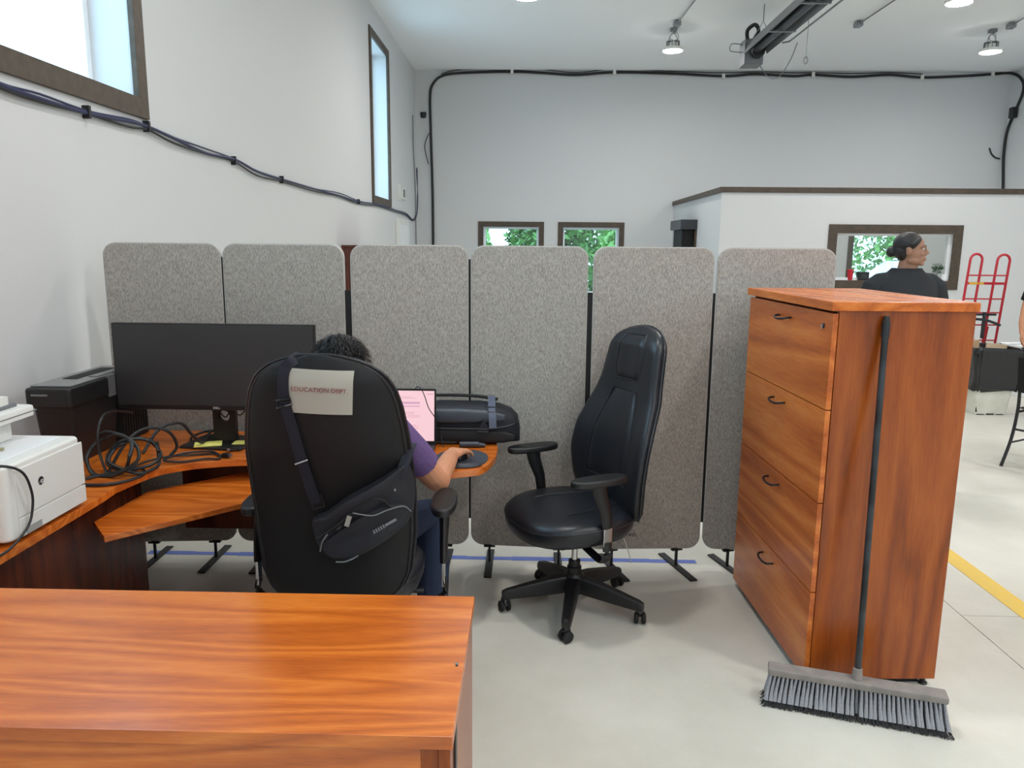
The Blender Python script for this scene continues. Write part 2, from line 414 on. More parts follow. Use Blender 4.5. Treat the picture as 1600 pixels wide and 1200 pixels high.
ADDED_REAR = (4.4, 7.9, 2.4, 4.75)  # unseen hole behind the camera, added to brighten surfaces facing it
wall_holes('wall_left', M['wall'], YR - .3, YB + .35, 0, H, [BIG, SLIM, ADDED_LEFT], lambda u, z, d: (WX - d, u, z), TH)
wall_holes('wall_back', M['wall'], WX, RX, 0, H, [BW1, BW2, BW3], lambda u, z, d: (u, YB + d, z), 0.25)
MB().box(RX, RX + .25, YR, YB + .25, 0, H).build('wall_right', M['wall'], smooth=False, kind='structure')
wall_holes('wall_rear', M['wall'], WX, RX, 0, H, [ADDED_REAR], lambda u, z, d: (u, YR - d, z), 0.25)
wall_holes('wall_office_front', M['wall'], OFX, RX, 0, OFH, [OW], lambda u, z, d: (u, OFY + d, z), 0.14)
MB().box(OFX, OFX + .14, OFY + .14, YB, 0, OFH).build('wall_office_side', M['wall'], smooth=False, kind='structure')
MB().box(OFX - .03, RX, OFY - .03, OFY + .17, OFH, OFH + .08, .004).build('trim_1', M['trim'], kind='structure')
MB().box(OFX - .03, OFX + .17, OFY + .17, YB, OFH, OFH + .08, .004).build('trim_2', M['trim'], kind='structure')

def window(idx, hole, place, depth, fr, mull=(), glass_at=None, sill=True):
    """casing on the room face, vinyl frame and pane near the outer face. place(u,z,d)"""
    u0, u1, z0, z1 = hole
    root = bpy.data.objects.new('window_%d' % idx, None); COL.objects.link(root); root['kind'] = 'structure'
    def bar(a0, a1, b0, b1, d0, d1, bev=.003):
        mb = MB(); pts = [place(a, b, d) for a in (a0, a1) for b in (b0, b1) for d in (d0, d1)]
        lo = [min(p[i] for p in pts) for i in range(3)]; hi = [max(p[i] for p in pts) for i in range(3)]
        return mb.box(lo[0], hi[0], lo[1], hi[1], lo[2], hi[2], bev)
    e = 0.012
    for a0, a1, b0, b1 in ((u0 - fr, u1 + fr, z1 - e, z1 + fr), (u0 - fr, u1 + fr, z0 - fr, z0 + e), (u0 - fr, u0 + e, z0 + e, z1 - e), (u1 - e, u1 + fr, z0 + e, z1 - e)):
        bar(a0, a1, b0, b1, -0.022, 0.012).build('window_casing', M['trim'], root)
    v = 0.05; d0, d1 = depth - .075, depth - .005
    for a0, a1, b0, b1 in ((u0, u1, z1 - v, z1), (u0, u1, z0, z0 + v), (u0, u0 + v, z0 + v, z1 - v), (u1 - v, u1, z0 + v, z1 - v)):
        bar(a0, a1, b0, b1, d0, d1).build('window_sash', M['vinyl'], root)
    cuts = [u0 + v] + [c for m_ in mull for c in (m_ - .03, m_ + .03)] + [u1 - v]
    for m_ in mull: bar(m_ - .03, m_ + .03, z0 + v, z1 - v, d0, d1).build('window_mullion', M['vinyl'], root)
    for a, b in zip(cuts[::2], cuts[1::2]):
        bar(a, b, z0 + v, z1 - v, depth - .045, depth - .04, 0).build('window_pane', M['glass'], root, smooth=False)
    return root
left = lambda u, z, d: (WX - d, u, z)
back = lambda u, z, d: (u, YB + d, z)
window(1, BIG, left, TH, 0.10, mull=(3.5,))
window(2, SLIM, left, TH, 0.10)
window(7, ADDED_LEFT, left, TH, 0.10, mull=(-1.6,))  # added window, out of view, only for its daylight
window(8, ADDED_REAR, lambda u, z, d: (u, YR - d, z), 0.25, 0.10, mull=(6.2,))  # added rear window, unseen, supplies extra daylight
window(3, BW1, back, 0.25, 0.095)
window(4, BW2, back, 0.25, 0.095)
window(5, BW3, back, 0.25, 0.095, mull=())
# inner office window
r = window(6, OW, lambda u, z, d: (u, OFY + d, z), 0.14, 0.12)
# doorway in the office side wall
door = bpy.data.objects.new('door_1', None); COL.objects.link(door); door['kind'] = 'structure'
MB().box(OFX - .29, OFX, 13.6, 14.6, 2.0, 2.17, .01).build('door_header', M['darksteel'], door)
MB().box(OFX - .24, OFX - .04, 13.72, 14.5, 0, 2.0, .01).build('door_leaf', M['black_matte'], door)
MB().box(OFX - .035, OFX, 13.62, 13.71, 0, 2.0, .005).build('door_jamb', M['trim'], door)

# outlets and panel on the left wall
t = thing('wall_outlet', 'white double outlet plate on left wall below the slim window', 'outlet', (WX, 14.0, 2.60))
MB().box(0, .012, -.34, -.02, -.14, .14, .004).build('faceplate', M['white_plastic'], t)
MB().box(0, .03, .05, .38, -.10, .12, .008).build('junction_box', M['white_plastic'], t)
MB().box(.03, .034, .12, .30, -.06, .08, .002).build('socket_insert', M['grey_plastic'], t)
t = thing('breaker_panel', 'white metal breaker panel on left wall just above the divider', 'panel', (WX + .002, 14.0, 1.45))
MB().box(0, .06, -.6, .55, -.7, .7, .006).build('cover', M['white_plastic'], t)
MB().box(.06, .066, -.5, .45, -.6, .6, .003).build('panel_door', M['vinyl'], t)
t = thing('security_camera', 'small black lens camera high in the far left corner', 'camera', (-2.2, 16.02, 4.22))
MB().box(-.10, .04, -.02, .08, .0, .14, .01).build('mount', M['white_plastic'], t)
MB().lathe([(0, -.06), (.05, -.05), (.06, 0), (.06, .05), (0, .06)], 14, M=T(.06, -.08, .02)).build('lens_dome', M['black_plastic'], t)

# ------------------------------------------------------------------ outside
MB().box(-40, 60, YB + .45, 70, -0.3, -0.15).build('ground_outside', M['pale_ground'], smooth=False, kind='structure')
MB().box(-40, WX - .45, -30, YB + .45, -0.3, -0.15).build('ground_beside', M['pale_ground'], smooth=False, kind='structure')
MB().box(WX - .45, 60, -40, YR - .35, -0.3, -0.15).build('ground_behind', M['pale_ground'], smooth=False, kind='structure')
def tree(x, y, h, rad, label, m, seed):
    rnd = random.Random(seed); t = thing('tree', label, 'tree', (x, y, -.15), 0, 'trees beyond the far windows')
    tr = MB(); tr.tube([(0, 0, 0), (.1, 0, h * .3), (-.05, .1, h * .6), (.1, 0, h * .85)], [.13, .10, .07, .03], 8)
    for k in range(7):
        a = rnd.uniform(0, 6.3); z = h * rnd.uniform(.12, .6); tr.tube([(0, 0, z), (math.cos(a) * rad * .5, math.sin(a) * rad * .5, z + .5), (math.cos(a) * rad * .9, math.sin(a) * rad * .9, z + .9)], [.06, .04, .015], 5)
    tr.build('trunk', M['bark'], t)
    vs, fs = [], []
    for k in range(6500):
        a = rnd.uniform(0, 6.3); q = rnd.random() ** .5 * rad; z = h * rnd.uniform(.04, 1.0)
        q *= math.sin(min(1, z / h * .85 + .25) * PI) * .8 + .2
        c = Vector((math.cos(a) * q, math.sin(a) * q, z)); u = Vector((rnd.gauss(0, 1), rnd.gauss(0, 1), rnd.gauss(0, 1))).normalized(); v = u.orthogonal().normalized()
        s = rnd.uniform(.08, .19); n = len(vs)
        vs += [c - u * s, c + v * s * .5, c + u * s, c - v * s * .5]; fs.append((n, n + 1, n + 2, n + 3))
    me = bpy.data.meshes.new('foliage'); me.from_pydata(vs, [], fs); me.materials.append(m)
    o = bpy.data.objects.new('foliage', me); COL.objects.link(o); o.parent = t; o['kind'] = 'stuff'
for i, (x, y, h, rd, lb, m) in enumerate([
        (-2.6, 20.5, 4.6, 1.7, 'pale green leafy tree outside the left one of the paired windows', 'leaf2'),
        (.9, 24.5, 5.5, 1.7, 'darker green tree outside between the two paired windows', 'leaf1'),
        (3.4, 20.5, 4.2, 1.7, 'pale green bush tree outside right of the paired windows', 'leaf2'),
        (9.2, 30.0, 6.0, 2.3, 'green tree behind the white car, left of the man with the bun', 'leaf1'),
        (13.6, 27.0, 6.4, 2.6, 'pale tree behind the white car, hidden mostly by the man', 'leaf2'),
        (4.6, 29.0, 5.5, 2.2, 'dark green tree past the office, left of the white car', 'leaf1')]):
    tree(x, y, h, rd, lb, M[m], i + 3)
car = thing('car', 'white car parked outside, seen through the office windows', 'car', (11.6, 23.6, -.15), 0)
prof = [(-2.2, .35), (-2.25, .75), (-2.1, .95), (-1.2, 1.02), (-.55, 1.48), (.75, 1.52), (1.55, 1.08), (2.15, .98), (2.25, .7), (2.2, .35)]
MB().prism(prof, -.85, .85, .06, 3, M=axes((0, 0, 0), (1, 0, 0), (0, 0, 1), (0, -1, 0))).build('body', mat('white_car_paint', rgb(238, 240, 242), .25, coat=.5), car)
gl = mat('car_glass', rgb(120, 160, 170), .1)
MB().prism([(-1.02, 1.03), (-.5, 1.42), (.08, 1.45), (.08, 1.03)], -.86, .86, M=axes((0, 0, 0), (1, 0, 0), (0, 0, 1), (0, -1, 0))).build('front_window', gl, car)
MB().prism([(.16, 1.03), (.16, 1.45), (.7, 1.45), (1.3, 1.07)], -.86, .86, M=axes((0, 0, 0), (1, 0, 0), (0, 0, 1), (0, -1, 0))).build('rear_window', gl, car)
for sx in (-1.4, 1.4):
    for sy in (-.78, .78): MB().lathe([(0, -.1), (.2, -.1), (.32, -.09), (.33, 0), (.32, .09), (.2, .1), (0, .1)], 20, M=T(sx, sy, .33, rx=PI / 2)).build('wheel', M['black_matte'], car)
# ------------------------------------------------------------------ ceiling lamps, conduit, heater
M['lens'] = mat('lamp_lens', (1, 1, 1, 1), 0.5, emit=((*LAMP_COLOR, 1), LAMP_STRENGTH))
def make_lamp(label, loc, group=None):
    t = thing('high_bay_lamp', label, 'lamp', loc, 0, group)
    MB().lathe([(0, .0), (.150, .0), (.165, .02), (.165, .045), (.09, .06), (.085, .12), (0, .12)], 24).build('lamp_housing', M['white_plastic'], t)
    MB().lathe([(0, -.010), (.08, -.009), (.13, -.006), (.152, -.001)], 24).build('lens', M['lens'], t)
    mb = MB()
    for k in range(10):
        a = 2 * PI * k / 10; mb.box(.03, .105, -.003, .003, .06, .15, M=Matrix.Rotation(a, 4, 'Z'))
    mb.build('heat_sink', M['galv'], t)
    mb = MB(); mb.tube(catmull([(-.07, 0, .13), (-.05, 0, .22), (0, .01, .27), (.05, 0, .22), (.07, 0, .13)], 4), .006, 6)
    mb.tube(catmull([(.02, .03, .15), (.09, .05, .2), (.06, .03, .28), (-.03, 0, .25), (-.06, -.04, .18), (.0, -.03, .15)], 4), .005, 5); mb.build('bracket_and_cord', M['galv'], t)
    MB().tube([(0, 0, .26), (0, 0, .36), (.01, 0, H - loc[2] - .03)], .006, 6).build('hanger', M['galv'], t)
    MB().box(-.05, .05, -.05, .05, H - loc[2] - .05, H - loc[2] - .002, .006).build('ceiling_box', M['galv'], t)
    return t
LZ = 4.75
l0 = make_lamp('round lamp at the top edge, left of the tube heater', tuple(PZ(823, 0, LZ - .03) + Vector((0, 0, .03))))
dup(l0, tuple(PZ(1051, 83, LZ - .03) + Vector((0, 0, .03))), label='round hanging lamp just left of the tube heater end box', group=None)
dup(l0, tuple(PZ(1498, 9, LZ - .03) + Vector((0, 0, .03))), label='round lamp right of the heater, nearer of the right-hand pair')
dup(l0, tuple(PZ(1547, 85, LZ - .03) + Vector((0, 0, .03))), label='round hanging lamp at far right below a conduit box')
for x, y in ((2.3, 7.0), (7.2, 7.2), (-.2, 3.1), (5.3, 4.8), (2.6, 1.6), (7.2, 2.4), (1.7, -1.6), (5.3, 0.0), (2.5, -3.2), (7.2, -2.5)):
    dup(l0, (x, y, LZ), label='round high bay lamp over the near half of the hall', group='high bay lamps over the near half of the hall')

def conduit(label, p, q, bend=None):
    t = thing('conduit', label, 'conduit', (0, 0, 0))
    a, b = PZ(*p, H - .045), PZ(*q, H - .045)
    d = (b - a).normalized(); end = a + d * 5.0
    MB().tube([a + d * .06, end], .011, 8).build('conduit_pipe', M['galv'], t)
    MB().box(-.05, .05, -.07, .07, -.04, .03, .008, M=Matrix.Translation(a) @ Matrix.Rotation(math.atan2(d.y, d.x) - PI / 2, 4, 'Z')).build('junction_box', M['galv'], t)
    return t
conduit('thin metal conduit ending in a box above the lamp left of the heater', (1058, 37), (1086, 0))
conduit('thin metal conduit ending in a box on bare ceiling right of the heater', (1341, 38), (1398, 0))
conduit('short metal conduit ending in a box above the far right lamp', (1580, 40), (1600, 28))

t = thing('tube_heater', 'long grey radiant tube heater hung below the ceiling', 'heater', (PZ(1279, 0, 4.50).x, 0, 4.56))
y0, y1 = 2.0, 12.0
prof = [(-.17, -.06), (-.10, .10), (.10, .10), (.17, -.06), (.16, -.065), (.093, .09), (-.093, .09), (-.16, -.065)]
MB().prism([(a, b) for a, b in prof], -y1, -y0, M=axes((0, 0, 0), (1, 0, 0), (0, 0, 1), (0, -1, 0))).build('reflector_hood', M['galv'], t, smooth=False)
MB().tube([(0, y0, -.005), (0, y1 + .1, -.005)], .06, 16).build('burner_tube', M['darksteel'], t)
mb = MB()
for y in (4, 6.4, 8.4, 9.6, 10.8): mb.box(-.175, .175, y - .02, y + .02, -.075, -.06)
mb.build('hood_clip', M['galv'], t, kind='stuff')
MB().tube([(.23, y0, -.09), (.23, 11.2, -.09), (.2, 11.4, -.06)], .012, 8).build('gas_pipe', M['galv'], t)
MB().box(-.15, .13, 12.05, 12.35, -.2, .16, .012).build('burner_box', M['grey_plastic'], t)
MB().lathe([(0, -.05), (.09, -.05), (.1, -.03), (.1, .03), (.09, .05), (0, .05)], 18, M=T(.03, 12.0, -.03, rx=PI / 2)).build('tube_coupling', M['black_plastic'], t)
MB().tube(catmull([(-.1, 12.1, .12), (-.14, 12.0, .25), (-.05, 11.95, .32), (.02, 12.0, .25), (-.04, 12.05, .1), (-.12, 12.05, .0)], 6), .028, 8).build('flexible_hose', M['black_plastic'], t)
MB().tube(catmull([(.1, 12.2, -.15), (.2, 12.0, -.38), (.3, 11.8, -.42), (.38, 11.6, -.25), (.4, 11.4, -.06)], 6), .007, 6).build('drooping_wire', M['grey_plastic'], t)
MB().tube(catmull([(-.12, 12.2, .1), (-.3, 12.2, .12), (-.32, 12.2, .02), (-.14, 12.2, .0)], 6), .007, 6).build('side_wire', M['grey_plastic'], t)
for y in (5.0, 8.6, 11.7):
    mb = MB(); mb.tube([(0, y, H - 4.56), (0, y, .30)], .008, 6); mb.tube([(-.19, y, -.02), (0, y, .30), (.19, y, -.02)], .008, 6); mb.build('hanger', M['galv'], t)
t = thing('pull_chain', 'small hook and chain hanging just right of the heater end', 'chain', (3.78, 11.3, 4.2))
MB().tube([(0, 0, H - 4.2), (0, 0, .1)], .004, 6).build('chain', M['galv'], t)
MB().tube(catmull([(0, 0, .1), (.03, 0, .05), (0, 0, .0), (-.03, 0, .05), (0, 0, .1)], 5), .008, 6).build('hook', M['galv'], t)

# ------------------------------------------------------------------ cables on the walls
c = thing('wall_cable', 'thick black cable stapled along the top of the far wall', 'cable')
px = [(678, 420), (677, 380), (676, 300), (673, 200), (672, 150), (676, 132), (690, 119), (720, 114), (800, 112), (850, 114), (900, 117), (960, 113), (1050, 115), (1130, 119), (1180, 116), (1240, 119), (1270, 117), (1330, 120), (1390, 117), (1440, 121), (1500, 119), (1550, 116), (1574, 114)]
pts = [PY(x, y, YB - .03) for x, y in px]
px2 = [(1590, 118), (1599, 130), (1598, 145), (1590, 165), (1584, 178), (1573, 207), (1568, 245), (1567, 290), (1566, 330)]
pts2 = [PX(x, y, RX - .03) for x, y in px2]
MB().tube(catmull(pts + pts2, 5), .025, 8).build('cable_run', M['black_cable'], c)
MB().tube(catmull([pts[i] + Vector((0, -.03, .035 + .02 * (i % 2))) for i in range(6, 20)], 4), .010, 6).build('thin_wire', M['black_cable'], c)
for i in (8, 11, 13, 16, 19, 21): MB().box(-.03, .03, -.045, .03, -.045, .045, .006, M=Matrix.Translation(pts[i])).build('staple', M['white_plastic'], c)
MB().tube(catmull([pts[3] + Vector((-.03, -.02, -.1)), pts[3] + Vector((-.12, -.02, -.35)), pts[3] + Vector((-.05, -.02, -.7))], 5), .010, 6).build('loose_wire', M['black_cable'], c)
MB().tube(catmull([PY(x, y, YB - .03) for x, y in ((1562, 248), (1555, 246), (1549, 240), (1546, 231))], 5), .014, 6).build('loose_end', M['black_cable'], c)
MB().box(-.06, .04, -.07, .07, -.10, .10, .01, M=Matrix.Translation(PX(1584, 176, RX - .05))).build('splice_box', M['black_plastic'], c)
c = thing('wall_cable', 'blue and black cable bundle sagging along the left wall below the windows', 'cable')
px = [(-60, 98), (0, 126), (60, 149), (135, 172), (200, 187), (229, 195), (270, 214), (320, 235), (365, 249), (400, 267), (440, 279), (490, 294), (530, 303), (560, 314), (590, 319), (612, 326), (634, 334), (645, 342), (651, 332), (652, 300), (651, 262)]
pts = [PX(x, y, WX + .018) for x, y in px]
for i, p in enumerate(pts): p.z -= .012
for j, (dz, rr, nm) in enumerate(((0, .010, 'cable_run'), (-.015, .007, 'cable_run'), (.012, .006, 'cable_run'))):
    rnd = random.Random(j); MB().tube(catmull([p + Vector((rnd.uniform(0, .008), 0, dz + rnd.uniform(-.012, .012))) for p in pts], 5), rr, 6).build(nm, M['blue_cable'] if j != 1 else M['black_cable'], c)
for i in (3, 5, 8, 10, 13): MB().box(-.02, .02, -.012, .012, -.03, .035, .004, M=Matrix.Translation(pts[i])).build('staple', M['black_plastic'], c)
c = thing('wall_cable', 'thin grey wire dropping from the corner camera to the divider', 'cable')
MB().tube(catmull([PX(x, y, WX + .02) for x, y in ((645, 180), (646, 230), (649, 300), (650, 360), (651, 420))], 5), .010, 6).build('cable_run', M['grey_plastic'], c)

# ------------------------------------------------------------------ floor markings
mb = MB(); mb.box(-.055, .055, -5, 6.0, 0, .002, M=T(2.39, 4.0, 0)); o = mb.build('floor_line', M['yellow'], smooth=False); tag(o, 'yellow painted line on the concrete floor right of the cabinet', 'floor marking')
mb = MB()
for k in range(12): mb.box(-2.1 + k * .253, -2.1 + (k + 1) * .253, -.022 + .003 * math.sin(k * 2.2), .024 + .003 * math.cos(k * 3.1), 0, .0012)
o = mb.build('floor_tape', M['tape'], smooth=False, M=T(0, 4.0, 0)); bmv = o; tag(o, 'blue masking tape strip on the floor under the divider', 'tape')

# ------------------------------------------------------------------ room divider
dv = thing('room_divider', 'folding grey fabric room divider with six rounded panels', 'divider', (-.3, 3.92, 0))
DY = [3.90, 3.95, 3.90, 3.95, 3.905, 3.945, 3.90]
PXS = [(161, 345), (348, 537), (547, 732), (736, 920), (928, 1117), (1122, 1308)]
ZB, ZT = .105, 1.70
panel_frames = []
for i, (a, b) in enumerate(PXS):
    A, B = PY(a, 386, DY[i]), PY(b, 386, DY[i + 1]); A.z = B.z = 0
    d = (B - A); L = d.length; d.normalize(); A = A - dv.location; A.z = 0
    Mx = axes(A, d, (0, 0, 1), d.cross(Vector((0, 0, 1))))       # local x along, y up, z towards the viewer
    panel_frames.append((A, d, L, Mx))
    p = MB().prism(rrect(0.004, L - .004, ZB + .004, ZT - .004, .062, 6), -.016, .016, .004).build('panel', M['divider'], dv, M=Mx)
    MB().prism(rrect(0, L, ZB, ZT, .066, 6), -.011, .011).build('panel_rim', M['divider_rim'], p)
    for u in (.14, L - .12) if i not in (3,) else (.10, L - .12):
        ang = (0.0, 0, 0, 0, -.30, -.30)[i]
        ft = MB().box(-.02, .02, -.20, .17, 0, .008, .002).box(-.006, .006, -.006, .006, .008, ZB + .01).box(-.03, .03, -.012, .012, ZB - .012, ZB + .004)
        ft.build('foot', M['black_matte'], dv, M=T(*(A + d * u), rz=-ang))
for i in range(5):
    A, d, L, _ = panel_frames[i]; A2 = panel_frames[i + 1][0]
    e = A + d * L; mid = (e + A2) / 2; g = max(.006, (A2 - e).length)
    zt = 1.47 if i in (1, 3, 4) else 1.63
    MB().box(-g / 2 - .004, g / 2 + .004, -.004, .004, .25, zt, .001).build('hinge_strip', M['black_matte'], dv, M=T(*mid))
A, d, L, Mx = panel_frames[4]
text('brand_print', 'vivo', .042, M['black_matte'], dv, Mx @ axes((L - .415, ZB + .085, .0166), (1, 0, 0), (0, 1, 0), (0, 0, 1)) , .0003, 'LEFT')
# dark cherry cabinet seen through the gap
t = thing('storage_cabinet', 'dark red cabinet behind the divider, seen through the gap left of centre', 'cabinet', (-2.25, 9.3, 0))
MB().box(0, .45, 0, 1.2, .06, 1.66, .004).build('cabinet_body', M['wood_dark'], t)
MB().box(-.0, .47, -.02, 1.22, 1.66, 1.69, .004).build('cabinet_top', M['wood_dark'], t)
MB().box(.02, .43, .03, 1.17, 0, .06).build('plinth', M['black_matte'], t)
for k in (0, 1): MB().box(.45, .47, .01 + .6 * k, .59 + .6 * k, .08, 1.64, .003).build('cabinet_door', M['wood_dark'], t)

t = thing('white_cord', 'thin white cord hanging to the floor behind the empty chair', 'cord', tuple(PY(970, 832, 3.86)))
MB().tube(catmull([PY(x, y, 3.86) - t.location for x, y in ((970, 832), (976, 845), (982, 862), (986, 880))], 5), .0025, 6).build('cord', M['white_plastic'], t)
# ------------------------------------------------------------------ foreground desk
t = thing('desk', 'long cherry desk across the near left corner of the room', 'desk', (-.14, 1.372, 0))
MB().box(-1.9, 0, 0, .622, .71, .74, .0025).build('desktop', M['wood_x'], t)
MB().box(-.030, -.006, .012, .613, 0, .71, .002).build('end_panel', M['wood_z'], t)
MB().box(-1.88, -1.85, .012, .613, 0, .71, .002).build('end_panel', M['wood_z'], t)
MB().box(-1.85, -.066, .022, .040, .30, .71, .002).build('modesty_panel', M['wood_x'], t)
MB().box(-.066, -.030, .018, .050, 0, .71, .002).build('corner_post', M['wood_z'], t)
MB().prism(rrect(-.018, .018, -.055, .055, .017, 5), 0, .004, M=axes((-.006, .10, .645), (0, 1, 0), (0, 0, 1), (1, 0, 0))).build('cable_slot', M['black_plastic'], t)
MB().lathe([(0, .001), (.004, .001), (.0045, 0)], 10, M=T(-.017, .27, .74)).build('screw_cap', M['grey_plastic'], t)
MB().lathe([(0, .001), (.003, .001), (.0035, 0)], 10, M=T(-.016, .262, .7402)).build('screw_cap', M['black_plastic'], t)

# ------------------------------------------------------------------ corner desk
t = thing('corner_desk', 'L-shaped cherry corner desk with a curved inner edge along the divider', 'desk', (0, 0, 0))
poly = [(-2.275, 2.06), (-1.628, 2.06), (-1.632, 2.80)] + [tuple(p)[:2] for p in catmull([(-1.64, 2.91, 0), (-1.596, 3.125, 0), (-1.525, 3.215, 0), (-1.43, 3.275, 0), (-1.262, 3.322, 0), (-1.1, 3.325, 0), (-.96, 3.27, 0), (-.87, 3.18, 0)], 4)] + [(-.325, 3.172), (-.203, 3.225), (-.17, 3.30), (-.145, 3.42), (-.139, 3.585), (-.155, 3.73), (-.19, 3.85), (-2.275, 3.85)]
MB().prism(poly, .71, .74, .003).build('desktop', M['wood_x'], t)
tray = MB().prism([(-1.668, 2.785), (-1.542, 2.634), (-.90, 3.32), (-1.03, 3.46), (-1.33, 3.46), (-1.64, 3.16)], .615, .638, .003).build('keyboard_tray', M['wood_x'], t)
MB().box(-.02, .02, -.06, .06, .638, .710, M=T(-1.22, 3.42, .0, rz=PI / 4)).build('slide_rail', M['darksteel'], tray)
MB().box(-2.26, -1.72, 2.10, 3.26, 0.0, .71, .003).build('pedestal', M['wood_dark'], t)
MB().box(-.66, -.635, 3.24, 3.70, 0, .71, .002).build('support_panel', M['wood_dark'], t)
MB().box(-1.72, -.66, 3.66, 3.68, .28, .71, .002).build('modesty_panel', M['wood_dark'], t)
MB().lathe([(.0, .002), (.022, .002), (.03, .004), (.032, 0)], 18, M=T(-1.0, 3.68, .74)).build('grommet', M['black_plastic'], t)

# ------------------------------------------------------------------ lateral file cabinet
t = thing('file_cabinet', 'tall cherry filing cabinet with four drawers and black pulls', 'cabinet', (1.100, 2.795, 0), math.radians(2.3))
CW, CDp = .925, .522
MB().box(-.012, CDp + .006, -.012, CW + .012, 1.478, 1.512, .004).build('cabinet_top', M['wood_y'], t)
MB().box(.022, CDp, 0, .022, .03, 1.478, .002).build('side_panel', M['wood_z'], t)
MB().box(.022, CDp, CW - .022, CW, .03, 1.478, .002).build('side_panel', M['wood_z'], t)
MB().box(CDp - .018, CDp - .003, .022, CW - .022, .03, 1.478).build('back_panel', M['wood_z'], t)
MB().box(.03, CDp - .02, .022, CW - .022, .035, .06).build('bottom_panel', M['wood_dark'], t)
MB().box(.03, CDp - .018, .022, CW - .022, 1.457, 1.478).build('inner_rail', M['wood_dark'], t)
MB().box(.05, CDp - .05, .03, CW - .03, .0, .035).build('plinth', M['black_matte'], t)
for sy in (.05, CW - .05):
    MB().lathe([(0, 0), (.016, 0), (.018, .006), (.010, .012), (.008, .032), (0, .032)], 14, M=T(CDp - .035, sy - .03, 0)).build('glide', M['black_plastic'], t)
zs = [.036, .395, .754, 1.113, 1.472]
for k in range(4):
    z0, z1 = zs[k], zs[k + 1] - .004
    dr = MB().box(0, .020, .002, CW - .002, z0, z1, .0015).build('drawer', M['wood_drawer'], t)
    zc, yc = z1 - .050, CW * .50
    MB().tube(catmull([(0.002, yc - .064, zc), (-.018, yc - .062, zc - .002), (-.030, yc - .045, zc - .006), (-.033, yc, zc - .010), (-.030, yc + .045, zc - .006), (-.018, yc + .062, zc - .002), (0.002, yc + .064, zc)], 5), .0048, 8).build('handle', M['black_plastic'], dr)
    if k == 3:
        MB().lathe([(0, -.004), (.008, -.004), (.010, 0), (.010, .01), (0, .01)], 14, M=axes((-.002, .075, z1 - .05), (0, 1, 0), (0, 0, 1), (1, 0, 0))).build('lock', M['darksteel'], dr)
        MB().box(-.010, -.004, .072, .078, z1 - .062, z1 - .044, .002).build('key', M['chrome'], dr)

# ------------------------------------------------------------------ push broom
A, B = Vector((.927, 2.703, 0)), Vector((1.51, 2.53, 0)); d = (B - A); L = d.length; ang = math.atan2(d.y, d.x); Cn = (A + B) / 2
t = thing('push_broom', 'wide grey push broom with a black pole leaning on the cabinet', 'broom', (Cn.x, Cn.y, 0), ang)
R_inv = Matrix.Rotation(-ang, 4, 'Z')
top = R_inv @ (Vector((1.287, 2.788, 1.462)) - Vector((Cn.x, Cn.y, 0)))
hx = (R_inv @ (Vector((1.225, 2.617, 0)) - Vector((Cn.x, Cn.y, 0)))).x
tilt = Matrix.Rotation(math.radians(-8), 4, 'X')
MB().box(-L / 2, L / 2, -.033, .033, .115, .143, .007).build('broom_block', M['broom_block'], t)
MB().tube([(hx, .0, .13), (hx, .002, .185)], [.02, .016], 12).build('handle_socket', M['broom_block'], t)
a = Vector((hx, 0, .145)); b = top
MB().tube([a, a.lerp(b, .965)], .0115, 14).build('broom_pole', mat('worn_black_pole', rgb(46, 50, 54), .4, var=(7, rgb(18, 18, 20), .08)), t)
dd = (b - a).normalized()
MB().tube([b - dd * .075, b - dd * .02, b - dd * .018, b], [.0145, .0145, .0115, .010], 12).build('pole_tip', M['black_plastic'], t)
rnd = random.Random(5)
tufts = []
for v in range(5):
    mb = MB(); b0 = bmesh.new(); mb.tube([(0, 0, .118), (rnd.uniform(-.002, .002), -.008, .06), (rnd.uniform(-.003, .003), -.022, .022)], [.0045, .0065, .0085], 7)
    tufts.append(mb.mesh('bristle_tuft'))
n = 40
for row, (yy, ls) in enumerate(((-.024, 1.0), (-.008, .6), (.008, .0), (.024, -1.0))):
    for k in range(n):
        x = -L / 2 + .012 + (L - .024) * k / (n - 1)
        if abs(x - hx) < .012 and row == 0: continue
        o = bpy.data.objects.new('bristle_tuft', tufts[rnd.randrange(5)]); COL.objects.link(o); o.parent = t
        if not o.data.materials: o.data.materials.append(M['bristle'])
        lean = (k / (n - 1) - .5) * .30 + rnd.uniform(-.03, .03)
        o.matrix_local = T(x + lean * -.0, yy, 0) @ Matrix.Translation((0, 0, .116)) @ Matrix.Rotation(-lean, 4, 'Y') @ Matrix.Rotation((1 - ls) * .13, 4, 'X') @ Matrix.Translation((0, 0, -.116))
b0 = bmesh.new(); vs = []; fs = []
for k in range(2600):
    u = rnd.uniform(-1, 1); x = u * (L / 2 + .005); y = rnd.uniform(-.055, .035)
    bx, by = x * 1.06, y * 1.15; z1 = .022 + rnd.uniform(-.006, .006); w_ = .0012
    i = len(vs); vs += [(x - w_, y, z1), (x + w_, y, z1), (bx + w_, by, rnd.uniform(0.0005, .006)), (bx - w_, by, rnd.uniform(0.0005, .006))]; fs.append((i, i + 1, i + 2, i + 3))
b0.free(); me = bpy.data.meshes.new('bristle_tips'); me.from_pydata(vs, [], fs); me.materials.append(M['bristle_tip'])
o = bpy.data.objects.new('bristle_tips', me); COL.objects.link(o); o.parent = t; o['kind'] = 'stuff'
